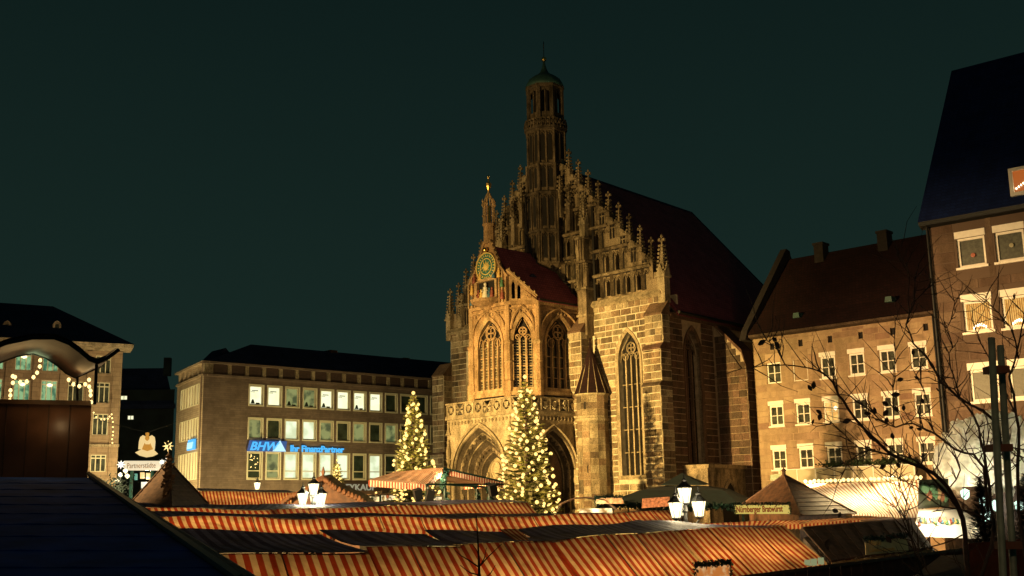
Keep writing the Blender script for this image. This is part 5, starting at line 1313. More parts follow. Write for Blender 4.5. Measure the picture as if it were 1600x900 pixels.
for k in range(8):
    q = at(1442 + k * 5, 768 + random.uniform(-8, 10), 39.9); MB().lathe(q.x, q.y, [(.01, q.z - .2), (.1, q.z - .1), (.12, q.z + .08), (.01, q.z + .2)], 6).build('hanging_ware', plain('ware_%d' % k, random.choice([(.2, .08, .04), (.05, .12, .06), (.3, .2, .1)]), .6), cs)
WCL = plain('white_counter', (.8, .78, .68), .6)
MB().poly3([at(1436, 796, 40), at(1500, 794, 40), at(1526, 812, 38), at(1430, 818, 38)], (0, 0, -.1)).build('counter_top', WCL, cs)
MB().poly3([at(1430, 819, 38), at(1526, 813, 38), at(1534, 842, 37.6), at(1424, 838, 37.6)], (0, .1, 0)).build('counter_front', WCL, cs)
for k in range(22):
    q = at(1432 + k * 3.4 + random.uniform(-1, 1), 817 + random.uniform(-3, 5), 37.9); MB().lathe(q.x, q.y, [(.01, q.z - .05), (.05 + .03 * random.random(), q.z), (.03, q.z + .1), (.005, q.z + .13)], 6).build('sweet_jar', CLO[k % 5], cs)
light('POINT', 'sweet_stall_lamp', tuple(at(1470, 803, 37.3)), 150, (1, .8, .5), shadow_soft_size=.15)
light('POINT', 'sweet_stall_lamp', tuple(at(1450, 790, 39.2)), 60, (1, .8, .5), shadow_soft_size=.1)
MB().lathe(*at(1522, 829, 36)[:2], [(.01, at(1522, 836, 36).z), (.12, at(1522, 833, 36).z), (.1, at(1522, 826, 36).z), (.01, at(1522, 823, 36).z)], 8).build('glowing_lamp', LAMPGLASS, cs)

# ================================================================ green tent, right of centre
gt = empty('green_tent', 'wide dark green market tent with a small peaked cap in front of the church', 'tent', at(1065, 760, 54) * 1); gt.location.z = 0; o_ = Vector(gt.location)
ap = at(1065, 739, 54) - o_; cap = [at(x, y, d) - o_ for x, y, d in ((1033, 757, 52.5), (1098, 757, 52.5), (1108, 756, 56), (1040, 756, 56))]
m = MB()
for i in range(4): m.poly3([cap[i], cap[(i + 1) % 4], ap], (0, 0, -.03))
m.build('peaked_cap', GREENCLOTH, gt)
low = [at(x, y, d) - o_ for x, y, d in ((935, 790, 49), (1160, 792, 49), (1180, 782, 60), (950, 784, 60))]; mid = [at(x, y, d) - o_ for x, y, d in ((1000, 766, 51), (1130, 766, 51), (1140, 764, 58), (1010, 764, 58))]
m = MB()
for i in range(4):
    j = (i + 1) % 4; m.poly3([low[i], low[j], mid[j], mid[i]], (0, 0, -.03)); m.poly3([mid[i], mid[j], cap[j] - Vector((0, 0, .1)), cap[i] - Vector((0, 0, .1))], (0, 0, -.03))
m.build('tent_roof', GREENCLOTH, gt)
for p in low: MB().tube([(p.x, p.y, 0), p], .06, 6).build('post', GREENPAINT, gt)
m = MB(); 
for k in range(60): leafclump(m, tuple(low[0].lerp(low[1], k / 59)), (.06, .06, .06), 10, .16)
m.build('fir_edging', GREENPAINT, gt, kind='stuff')
# garlanded signs in front of it
def sign_board(label, corners, d, mat, garland=True, name='stall_sign', words=None, wmat=None, size=.3, wx=.1, wz=.08, shear=0):
    s_ = empty(name, label, 'sign', (0, 0, 0)); ps = [at(x, y, d) for x, y in corners]
    MB().poly3(ps, (0, .06, 0)).build('board', mat, s_)
    if words:
        q = ps[3]; dx = ps[2] - ps[3]; ang = -math.atan2(dx.z, dx.x); text(words, 'letters', wmat, s_, (q.x + wx, q.y - .03, q.z + wz), size, (R(90), 0, 0), .01, shear=shear, bold=.008, sx_=(abs(dx.x) - 2 * wx) / max(.1, size * .52 * len(words)))
    if garland:
        m = MB()
        for k in range(30): leafclump(m, tuple(ps[0].lerp(ps[1], k / 29) + Vector((0, -.02, .04))), (.03, .03, .025), 14, .055)
        for c0, c1 in ((ps[0], ps[3]), (ps[1], ps[2])):
            for k in range(8): leafclump(m, tuple(c0.lerp(c1, k / 7) + Vector((0, -.02, 0))), (.02, .02, .03), 10, .045)
        m.build('garland', GREENPAINT, s_, kind='stuff')
    return s_
LITC = lit('lit_sign_yellow', (.80, .60, .13), .75); REDL = lit('red_blackletter', (.28, .02, .0), .6); REDB = plain('red_banner', (.35, .05, .03), .6, nscale=6, namt=.4)
s1 = sign_board('yellow lit sign reading Nürnberger Bratwürste in red letters under fir twigs', [(1148, 789), (1234, 789), (1235, 803), (1148, 803)], 38, LITC, words='Nürnberger Bratwürst', wmat=REDL, size=.28, wx=.05, wz=.05)
sign_board('small curved red and cream sign with greenery at the left of the green tent', [(930, 778), (972, 777), (976, 787), (930, 787)], 46, plain('cream_red_sign', (.55, .35, .2), .6, nscale=8, namt=.5))
sign_board('red and white printed banner in front of the green tent', [(1004, 779), (1046, 776), (1046, 791), (1003, 794)], 46, plain('red_white_banner', (.42, .20, .12), .6, nscale=9, namt=.7), garland=False)
sg4 = sign_board('small orange sign with prickly garland at the bottom edge of the photo', [(1087, 886), (1140, 881), (1142, 905), (1087, 905)], 24.5, lit('orange_sign', (.62, .20, .04), .8, 6, (.75, .45, .2)))
MB().poly3([at(x, y, 60) for x, y in ((1204, 742), (1218, 740), (1218, 750), (1204, 751))], (0, .1, 0)).build('board', lit('yellow_box', (.9, .75, .15), .7), empty('light_box', 'small yellow light box on the sandstone house above the brown kiosk', 'light box'))
# dark rounded canopy and lit counter left of the tent
t = empty('dark_canopy', 'low dark rounded canopy over glowing goods right of the large Christmas tree', 'canopy', (0, 0, 0))
m = MB(); p = at(915, 792, 47); vs = []
pf = [at(x, y, 46) for x, y in ((872, 798), (878, 786), (900, 777), (920, 776), (945, 780), (965, 795))]; pb = [q + Vector((0, 2.2, 0)) for q in pf]
for i in range(5): m.poly3([pf[i], pf[i + 1], pb[i + 1], pb[i]], (0, 0, -.05))
m.build('canopy_cloth', TIMBER, t)
MB().poly3([at(x, y, 47) for x, y in ((905, 795), (956, 794), (958, 806), (905, 806))], (0, .1, 0)).build('goods_glow_panel', lit('glowing_goods', (1, .75, .35), 1.8, 3, (.3, .15, .04)), t)  # flat panel glows itself in place of lamplit goods
light('POINT', 'canopy_lamp', tuple(at(938, 797, 45.6)), 40, (1, .8, .45), shadow_soft_size=.1)

# ================================================================ lanterns
def lantern_head(parent, p, s=1.0):
    s = s * .95
    t = MB().lathe(0, 0, [(.13, -.24), (.22, .2)], 6).build('lamp_head', LAMPGLASS, parent); t.location = p; t.scale = (s, s, s)
    m = MB()
    for q in range(6):
        an = R(60 * q); m.tube([(.13 * math.cos(an), .13 * math.sin(an), -.24), (.225 * math.cos(an), .225 * math.sin(an), .2)], .014, 4)
    m.lathe(0, 0, [(.25, .2), (.24, .23), (.1, .36), (.07, .40), (.09, .44), (.02, .5), (.015, .66)], 6); m.lathe(0, 0, [(.03, -.34), (.14, -.27), (.14, -.24)], 6)
    m.build('lamp_cap', IRON, t)
def candelabra(label, heads, post, D, s, power, col=(1, .78, .45)):
    base = at(post[0], post[1], D); t = empty('street_lantern', label, 'street lamp', (base.x, base.y, 0), 0, None); o = Vector((base.x, base.y, 0))
    m = MB(); m.lathe(0, 0, [(.2, 0), (.16, .5), (.08, .7), (.06, base.z - .3), (.09, base.z - .25), (.05, base.z)], 8); m.build('post', IRON, t)
    for i, (x, y, dd) in enumerate(heads):
        p = at(x, y, D + dd) - o
        if len(heads) > 1 and i: MB().tube([(0, 0, base.z - .5), (p.x * .5, p.y * .5, p.z - .55 * s), (p.x, p.y, p.z - .33 * s)], .03, 5).build('arm', IRON, t)
        lantern_head(t, p, s)
        light('POINT', 'lantern_light', tuple(p + o + Vector((0, -.3 * s, 0))), power, col, shadow_soft_size=.12 * s)
candelabra('four-headed glowing street lantern in front of the green tent', [(1070, 773, 0), (1056, 796, -.3), (1092, 794, 0), (1061, 793, .5)], (1070, 785), 33, 1.0, 70)
candelabra('multi-headed glowing street lantern in front of the office block', [(490, 764, 0), (473, 779, -.3), (492, 781, .2), (502, 779, .3)], (490, 776), 40, .92, 70, (1, .85, .5))
candelabra('single small glowing lamp above the fourth-row awning', [(402, 759, 0)], (402, 762), 62, .85, 90, (1, .9, .55))

# ================================================================ scroll-gabled booth behind the left lantern
t = empty('gabled_booth', 'booth with dark scroll-edged gable roof behind the left street lantern', 'booth', at(505, 780, 52) * 1); t.location.z = 0; o_ = Vector(t.location)
pts = [(443, 780), (455, 771), (470, 767), (485, 757), (497, 747), (505, 743), (512, 748), (524, 758), (545, 768), (562, 775), (575, 786)]
pf = [at(x, y, 52) - o_ for x, y in pts]; pb = [q + Vector((.1, 1.6, .1)) for q in pf]
m = MB()
for i in range(len(pf) - 1): m.poly3([pf[i], pf[i + 1], pb[i + 1], pb[i]], (0, 0, -.06))
m.build('gable_roof', SHING, t)
m = MB()
for i in range(len(pf) - 1): 
    for k in range(3): q = pf[i].lerp(pf[i + 1], k / 3); m.lathe(q.x, q.y - .05, [(.01, q.z - .26), (.11, q.z - .2), (.13, q.z - .1), (.06, q.z), (.01, q.z + .03)], 6)
m.build('scroll_edging', TIMBER_M, t)
MB().poly3([q - Vector((0, -.1, .22)) for q in pf[1:-1]] + [Vector((pf[-2].x, .1, 2.6)), Vector((pf[1].x, .1, 2.6))], (0, .05, 0)).build('gable_front', SHING2, t)
m = MB(); m.lathe(pf[5].x, pf[5].y, [(.05, pf[5].z), (.09, pf[5].z + .15), (.02, pf[5].z + .4)], 6); m.build('finial', TIMBER_M, t)
def goods(label, cor, d, col, s, name='lit_stall_front'):
    t = empty(name, label, 'stall front', (0, 0, 0)); ps = [at(x, y, d) for x, y in cor]
    MB().poly3(ps, (0, .1, 0)).build('glow_panel', lit(name + str(int(cor[0][0])), col, s, 2.5, tuple(c * .25 for c in col)), t)  # panel glows itself in place of lamplight inside the stall
    a, b = ps[3], ps[2]
    for k in range(int((b - a).length / .22)):
        q = a.lerp(b, (k + .5) / int((b - a).length / .22)) + Vector((0, -.15, .05 + .5 * random.random())); MB().lathe(q.x, q.y, [(.01, q.z - .1), (.08, q.z), (.09, q.z + .12), (.01, q.z + .2)], 6).build('ware', CLO[k % 5], t)
    MB().poly3([ps[0] + Vector((-.1, -.5, .12)), ps[1] + Vector((.1, -.5, .12)), ps[1] + Vector((.1, .6, .3)), ps[0] + Vector((-.1, .6, .3))], (0, 0, -.05)).build('roof', TIMBER, t)
goods('glowing stall front full of small wares below the LEYKAUF letters', ((550, 776), (592, 776), (592, 789), (550, 789)), 60, (1, .72, .32), 1.4)
goods('long dim lit stall front behind the roofs right of the left lantern', ((510, 780), (548, 781), (548, 790), (510, 790)), 58, (1, .5, .25), .8)
goods('bright cream stall front under the open canopy beside the small lit fir', ((596, 774), (690, 776), (690, 790), (596, 790)), 62, (1, .78, .42), 1.5)
# ================================================================ open canopy with garlanded posts
gc = empty('open_canopy', 'open striped canopy on green garlanded posts left of the large Christmas tree', 'canopy', (0, 0, 0))
E1, E2 = at(665, 757, 48), at(576, 750, 47); R1, R2 = at(693, 731.5, 50), at(618, 736, 50); G1, G2 = at(787, 753, 51), at(725, 758, 54)
CANW = striped_uv('canopy_stripes', (.50, .20, .10), (.72, .60, .42), .3, dirt=.2)
canvas(gc, R2, R1, E1, E2, 26, CANW, sag=.04, valance=0); canvas(gc, R1, R2, G2, G1, 26, CANW, 'canvas_roof', sag=.03)
def valance(a, b, h, n, par):
    a, b = Vector(a), Vector(b); canvas(par, a, b, b + Vector((0, -.02, -h)), a + Vector((0, -.02, -h)), n, CANV2, 'valance', sag=.0, nv=1)
CANV2 = striped_uv('valance_stripes', (.50, .10, .05), (.75, .68, .50), .2, dirt=.1)
valance(E2, E1, .26, 20, gc); valance(E1, R1, .26, 11, gc); valance(R1, G1, .26, 24, gc); valance(G2, G1, .2, 14, gc)
POSTS = [E1 + Vector((.1, 0, 0)), R1 + Vector((.05, -.1, 0)), at(764, 750, 50.6), at(745, 750, 53)]
for p in POSTS:
    MB().tube([(p.x, p.y, 0), (p.x, p.y, p.z - .1)], .06, 6).build('post', GREENPAINT, gc)
    m = MB(); z = 3.4
    while z < p.z - .1: leafclump(m, (p.x + .08 * math.cos(z * 5), p.y + .08 * math.sin(z * 5), z), (.05, .05, .05), 14, .13); z += .09
    m.build('garland', plain('garland_green%d' % int(p.x * 10), (.008, .04, .028), .6), gc, kind='stuff')
m = MB(); m.tube([at(700, 757, 50), at(770, 762, 51)], .05, 5); m.tube([R1, G1], .04, 5); m.tube([E1, G1 - Vector((0, 0, .1))], .04, 5); m.build('cross_beam', GREENPAINT, gc)
for i, (x, y) in enumerate(((653, 772), (672, 774), (770, 765))):
    p = at(x, y, 47.5); m = MB(); m.box(-.16, .16, -.14, .14, -.24, .22); q = m.build('loudspeaker', IRON, gc); q.location = p; q.rotation_euler = (R(15), R(10 if i % 2 else -15), R(20))
light('POINT', 'canopy_bulb', tuple(at(690, 748, 49.5)), 110, (1, .7, .35), shadow_soft_size=.15)
light('AREA', 'canopy_fill', tuple(at(600, 700, 44)), 330, (1, .7, .35), tuple(at(640, 745, 48)), shape='SQUARE', size=.6)  # added light outside the canopy to brighten its cloth

# ================================================================ angel, star and banner over the street
AG = lit('angel_gold', (.62, .26, .025), .85); AW = lit('angel_cream', (.95, .68, .28), .9)
ang = empty('light_angel', 'glowing golden angel figure hanging over the street with cream wings', 'light decoration', (0, 0, 0))
def flat(par, name, pts, d, mat, th=.12): return MB().poly3([at(x, y, d) for x, y in pts], (0, th, 0)).build(name, mat, par)
flat(ang, 'wing', [(216, 702), (217, 690), (219, 683), (223, 680), (227, 682), (229, 688), (226, 696), (220, 702)], 75.2, AW); flat(ang, 'wing', [(241, 702), (242, 690), (241, 683), (237, 680), (233, 682), (231, 688), (234, 697), (240, 703)], 75.2, AW)
flat(ang, 'gown', [(226, 692), (234, 692), (239, 703), (230, 706), (221, 703)], 75, AG); flat(ang, 'skirt', [(221, 702), (230, 705), (239, 702), (246, 709), (238, 713), (228, 714.5), (218, 712), (211, 707)], 74.9, AW)
flat(ang, 'bodice', [(225, 687), (230, 689), (235, 687), (233, 694), (227, 694)], 74.85, AW)
p = at(230, 684, 74.9); m = MB(); m.lathe(p.x, p.y, [(.02, p.z - .22), (.14, p.z - .1), (.15, p.z), (.1, p.z + .14), (.13, p.z + .2), (.12, p.z + .33), (.01, p.z + .35)], 8); m.build('head', AG, ang)
MB().tube([at(150, 655, 75.3), at(230, 676, 75.3), at(275, 660, 75.3)], .02, 4).build('hanging_wire', IRON, ang)
def star(label, x, y, d, r, mat, name='light_star', spikes=8):
    c = at(x, y, d); t = empty(name, label, 'light decoration', c); m = MB()
    vs = [Vector((r * (1 if k % 2 == 0 else .42) * math.sin(math.pi * k / spikes), 0, r * (1 if k % 2 == 0 else .42) * math.cos(math.pi * k / spikes))) for k in range(2 * spikes)]
    n = len(vs); m.add(vs + [Vector((0, -r * .3, 0)), Vector((0, r * .3, 0))], [(i, (i + 1) % n, n) for i in range(n)] + [(i, (i + 1) % n, n + 1) for i in range(n)]); m.build('star_body', mat, t); return t
SG = lit('star_glow', (1, .72, .25), 1.6); SW = lit('white_star_glow', (1, .93, .75), 2.2)
star('glowing golden star hanging between the angel and the office corner', 262.5, 697, 74, .38, SG)
star('small white star at the left end of the street banner', 189, 726, 73, .30, SW); star('small white star at the upper right end of the street banner', 263, 720, 73, .28, SW); star('small pale star just above the tip of the pyramid kiosk', 253, 722, 72.5, .2, SW)
light('POINT', 'star_light', tuple(at(262, 697, 73.4)), 40, (1, .75, .3), shadow_soft_size=.2)
ga = empty('street_gate', 'white lit Partnerstädte banner across the street entrance on dark posts', 'banner gate', (0, 0, 0))
flat(ga, 'banner', [(194, 720), (251, 720), (250, 735), (194, 735)], 73, lit('banner_white', (1, .84, .55), .85))
q = at(198, 731.5, 72.9); text('Partnerstädte', 'letters', plain('banner_letters', (.25, .12, .03), .6), ga, (q.x, q.y, q.z), .47, (R(90), 0, 0), .01, sx_=.72)
for x in (206, 238, 259): p = at(x, 736, 73); MB().tube([(p.x, p.y, 0), p], .12, 6).build('post', plain('teal_post%d' % x, (.01, .06, .05), .6), ga)
for i, (x, y, w_) in enumerate(((222, 743, 6), (231, 744, 6), (212, 745, 4), (247, 746, 5), (225, 758, 9))): flat(ga, 'lit_panel', [(x - w_ / 2, y - 5), (x + w_ / 2, y - 5), (x + w_ / 2, y + 5), (x - w_ / 2, y + 5)], 76, lit('gate_panel%d' % i, [(1, .65, .25), (1, .65, .25), (.1, .35, .25), (.6, .8, .5), (.9, .9, .7)][i], 1.0))
lp = empty('street_lamp', 'glaring white street lamp cluster at the foot of the corner building', 'street lamp', (0, 0, 0))
for x, y in ((188, 742), (183, 752), (196, 736), (199, 744)): p = at(x, y, 70); MB().lathe(p.x, p.y, [(.01, p.z - .15), (.13, p.z - .06), (.15, p.z + .06), (.01, p.z + .15)], 8).build('lamp_globe', LAMPGLASS, lp)
p = at(188, 742, 70); MB().tube([(p.x, p.y, 0), p], .05, 6).build('post', IRON, lp)
light('POINT', 'street_lamp_light', tuple(at(189, 738, 69.5)), 600, (1, .80, .45), shadow_soft_size=.2)
light('POINT', 'street_lamp_light', tuple(at(230, 750, 76)), 350, (1, .80, .45), shadow_soft_size=.2)
t = empty('bush', 'dark shrub with tangled twigs under the street lamp by the corner building', 'shrub', (0, 0, 0)); m = MB(); p = at(182, 757, 66); leafclump(m, tuple(p), (.35, .3, .25), 300, .12); m.build('foliage', GREENCLOTH, t)
# ================================================================ Christmas trees
def xmas_tree(label, tip, base_px, width_px, D, nb, seed, mesh_s=1.0, lights=8, power=30, name='christmas_tree'):
    random.seed(seed); tp = at(*tip, D); cx, cy, zt = tp.x, tp.y, tp.z; zb = at(tip[0], base_px, D).z; rb = width_px / 2 / FPX * D * 1.0
    t = empty(name, label, 'Christmas tree', (cx, cy, 0)); H_ = zt - zb
    MB().tube([(0, 0, 0), (0, 0, zb), (.03, 0, zt - .3), (0, 0, zt)], [.2, .16, .04, .015], 7).build('trunk', BARK, t)
    br = MB(); nd = MB(); z = zb - .3
    while z < zt - .1:
        f = (zt - z) / H_; r = rb * min(1.0, f ** .78 + .02); n = max(4, int(5 + 9 * f)); ph = random.random() * 6
        for k in range(n):
            an = ph + 2 * math.pi * k / n + random.uniform(-.2, .2); ln = r * random.choice((random.uniform(.5, .85), random.uniform(.8, 1.22), random.uniform(.8, 1.1))); d = Vector((math.cos(an), math.sin(an), 0))
            p0 = Vector((0, 0, z)); p1 = p0 + d * ln * .55 + Vector((0, 0, -.06 * ln)); p2 = p0 + d * ln + Vector((0, 0, .02 * ln + .05))
            br.tube([p0, p1, p2], [.03, .018, .006], 3, False)
            m_ = int(10 + 34 * ln)
            for j in range(m_):
                u = .15 + .85 * (j + random.random()) / m_; q = p0.lerp(p1, u / .55) if u < .55 else p1.lerp(p2, (u - .55) / .45)
                sd = d.cross(Vector((0, 0, 1))) * random.choice((-1, 1)); v = (d * .6 + sd * random.uniform(.3, 1) + Vector((0, 0, random.uniform(-.35, .25)))).normalized() * random.uniform(.18, .34) * (.5 + .6 * f)
                nrm = v.cross(Vector((0, 0, 1))).normalized() * .035; up_ = Vector((0, 0, .03))
                nd.add([q - nrm, q + nrm, q + v + up_ * .3], [(0, 1, 2)]); nd.add([q - up_, q + up_, q + v], [(0, 1, 2)])
        z += .17 + .07 * f
    br.build('branches', BARK, t, kind='stuff'); nd.build('needles', NEEDLE, t, kind='stuff')
    toC = Vector((-cx, -cy, 0)).normalized()
    pts = []
    for k in range(nb):
        f = min(1, max(0.02, (k + random.random()) / nb)) ** .62; zz = zt - f * H_ * 1.0; r = rb * (f ** .78 + .03) * random.uniform(.62, 1.12); an = k * 2.399963 + random.uniform(-.4, .4)
        pts.append(Vector((r * math.cos(an), r * math.sin(an), zz)))
    pts.append(Vector((0, -.05, H_ + zb + .1)))
    me = MB().lathe(0, 0, [(.005, -.1), (.075, -.05), (.095, .01), (.06, .07), (.005, .1)], 8).mesh('bulb', BULB, True)
    for p in pts: s = mesh_s * random.uniform(.7, 1.15); link('bulb', me, t, p, (s, s, s))
    for k in range(lights):
        f = (k + .7) / lights; an = k * 2.4; r = rb * f ** .78 * .5
        light('POINT', 'tree_light', (cx + toC.x * r + 1.5 * r * math.cos(an), cy + toC.y * (r * 1.2 + .1), zt - f * H_), 1.15 * power * (.4 + .6 * f), (1, .62, .15), shadow_soft_size=.12)
    return t
xmas_tree('tall slim Christmas tree with glowing bulbs right of the church porch corner', (820, 592), 805, 104, 58, 195, 3, lights=44, power=13)
xmas_tree('smaller Christmas tree with glowing bulbs in front of the office block', (646, 617), 790, 82, 62, 135, 5, lights=34, power=12)
xmas_tree('tiny brightly lit Christmas tree low in front of the office block', (527, 722), 764, 17, 60, 60, 8, .6, 3, 25)
xmas_tree('small lit fir behind the garlanded canopy at the foot of the larger lit tree', (640, 752), 790, 60, 55, 40, 9, .85, 2, 14)

# ================================================================ fairy lights on the far-left stall and building
def curve_pts(px, D, step_px=3.2):
    out = []
    for (x0, y0), (x1, y1) in zip(px, px[1:]):
        l = math.hypot(x1 - x0, y1 - y0); n = max(1, round(l / step_px))
        for k in range(n): out.append(at(x0 + (x1 - x0) * k / n, y0 + (y1 - y0) * k / n, D))
    out.append(at(*px[-1], D)); return out
SB = MB().lathe(0, 0, [(.002, -.02), (.014, -.01), (.017, .0), (.012, .014), (.002, .02)], 7).mesh('bulb', BULB_S, True)
def string(label, px, D, mesh, s, step, par=None, wire=.005):
    t = empty('fairy_lights', label, 'fairy lights', (0, 0, 0)); pts = curve_pts(px, D, step)
    MB().tube(pts, wire, 3).build('wire', IRON, t); bulbs(t, pts, mesh, s, jit=.004 if D < 20 else .03); return t
string('fairy lights looping from the left post under the curved canopy', [(63, 563), (62, 572), (58, 582), (52, 590), (42, 596), (32, 597), (24, 590), (20, 588), (20, 598), (17, 610), (15, 625)], 10.6, SB, 1.05, 8.5)
string('fairy lights at the right post under the curved canopy', [(108, 593), (115, 600), (124, 604), (133, 600), (139, 594), (140, 604), (142, 618), (142, 628)], 10.6, SB, 1.05, 8.5)
string('fairy lights draped down the corner of the far-left building', [(146, 645), (150, 652), (158, 656), (168, 654), (175, 647), (176, 660), (176, 675), (175, 692)], 85, BME, .95, 6.5, wire=.02)
light('POINT', 'fairy_glow', tuple(at(40, 594, 10.4)), 1.6, (1, .62, .22), shadow_soft_size=.15); light('POINT', 'fairy_glow', tuple(at(128, 600, 10.4)), 1.6, (1, .62, .22), shadow_soft_size=.15)

# ================================================================ near booth with curved canopy at the left
nb_ = empty('curved_booth', 'near timber booth at the left with swept curved canopy on thin iron posts', 'booth', (0, 0, 0))
fr_ = [(-90, 600), (-60, 572), (-30, 552), (10, 536), (50, 528), (85, 528), (108, 537), (125, 549), (140, 562), (152, 567), (166, 561), (186, 546)]
bk_ = [(-80, 618), (-55, 596), (-25, 578), (0, 566), (27, 556), (52, 552), (72, 559), (90, 571), (104, 583), (118, 590), (140, 580), (158, 572)]
SHEET = plain('copper_sheet', (.08, .035, .022), .5, .2, nscale=2.5, namt=.4, bump=.1)
m = MB(); vs = []; N_ = len(fr_); rows_ = 5
for j in range(rows_ + 1):
    for i in range(N_): a, b = at(*fr_[i], 9.0), at(*bk_[i], 11.2); vs.append(a.lerp(b, j / rows_))
fs = [(j * N_ + i, j * N_ + i + 1, (j + 1) * N_ + i + 1, (j + 1) * N_ + i) for j in range(rows_) for i in range(N_ - 1)]
m.add(vs, fs); m.add([v + Vector((0, 0, .035)) for v in vs], fs); m.build('curved_canopy', SHEET, nb_, smooth=True)
MB().tube([at(*p, 8.98) for p in fr_], .015, 6).build('canopy_rim', IRON, nb_); MB().tube([at(*p, 11.22) for p in bk_], .013, 6).build('canopy_rim', IRON, nb_)
for (x, y), (x2, y2), d in (((151, 568), (148, 632), 9.2), ((121, 590), (121, 634), 11.1)): MB().tube([at(x, y, d), at(x2, y2, d)], .014, 6).build('iron_post', IRON, nb_)
VARN = plain('varnished_brown_board', (.13, .060, .032), .35, nscale=2.2, namt=.45, bump=.25)
a, b = at(-120, 627, 10.6), at(143, 632, 10.6); lo = at(143, 760, 10.6).z - .3
MB().hexa([(a.x, a.y, lo), (b.x, b.y, lo), (b.x - 1.3, b.y + 2.5, lo), (a.x - 2, a.y + 2.5, lo), a, b, b + Vector((-1.3, 2.5, 0)), a + Vector((-2, 2.5, 0))]).build('booth_wall', VARN, nb_)
for k in range(1, 8):
    p = a.lerp(b, k / 8); MB().box(p.x - .004, p.x + .004, p.y - .006, p.y, lo, p.z).build('board_joint', TIMBER, nb_)
MB().tube([a + Vector((0, -.02, .01)), b + Vector((0, -.02, .01))], .03, 4).build('top_rail', TIMBER, nb_)
light('POINT', 'booth_fill', tuple(at(62, 660, 10.35)), .55, (1, .65, .28), shadow_soft_size=.04)  # added point light for a glint on the booth wall, no bulb
light('POINT', 'booth_fill', tuple(at(58, 560, 11.3)), .8, (.8, 1, .5), shadow_soft_size=.1)  # unseen greenish fill near the curved canopy
# its near roof: overlapping felt strips, edged with a board
rf = empty('near_roof', 'large blue-black roof of the nearest stall filling the lower left corner', 'stall roof', (0, 0, 0))
FELT = plain('blue_black_roof_felt', (.015, .07, .38), .9, nscale=3, namt=.4, bump=.3)
TL_, TR_, BR_, BL_2 = at(-160, 744, 10.4), at(138, 746, 10.4), at(372, 915, 5.2), at(-420, 915, 5.2)
nS = 10
for k in range(nS):
    u0, u1 = k / nS, (k + 1.12) / nS; up_ = Vector((0, 0, .006 + .0)); a, b, c, d = TL_.lerp(BL_2, u0), TR_.lerp(BR_, u0), TR_.lerp(BR_, min(1, u1)), TL_.lerp(BL_2, min(1, u1))
    m = MB(); nn = 26; vs = []
    for i in range(nn + 1): vs.append(a.lerp(b, i / nn) + Vector((0, 0, -.002)))
    for i in range(nn + 1): vs.append(d.lerp(c, i / nn) + Vector((0, 0, .004 + .003 * math.sin(i * 1.7 + k))))
    vs2 = [v - Vector((0, 0, .006)) for v in vs]; n_ = 2 * (nn + 1)
    m.add(vs + vs2, [(i, i + 1, i + nn + 2, i + nn + 1) for i in range(nn)] + [(i + nn + 1, i + nn + 2, i + nn + 2 + n_, i + nn + 1 + n_) for i in range(nn)]); m.build('felt_strip', FELT, rf)
e0, e1 = at(138, 745, 10.4), at(375, 915, 5.2); w0_, w1_ = at(158, 750, 10.5), at(420, 912, 5.3)
MB().poly3([e0 + Vector((0, 0, .02)), w0_ + Vector((0, 0, .0)), w1_, e1 + Vector((0, 0, .02))], (0, 0, -.15)).build('edge_board', TIMBER, rf)
MB().tube([e0 + Vector((0, 0, .03)), e1 + Vector((0, 0, .03))], .022, 5).build('edge_strip', plain('grey_metal_edge', (.20, .19, .16), .5, .3), rf)
MB().hexa([(TL_.x, TL_.y, 0), (TR_.x, TR_.y, 0), (BR_.x, BR_.y, 0), (BL_2.x, BL_2.y, 0), TL_ - Vector((0, 0, .3)), TR_ - Vector((0, 0, .3)), BR_ - Vector((0, 0, .3)), BL_2 - Vector((0, 0, .3))]).build('stall_body', TIMBER, rf)

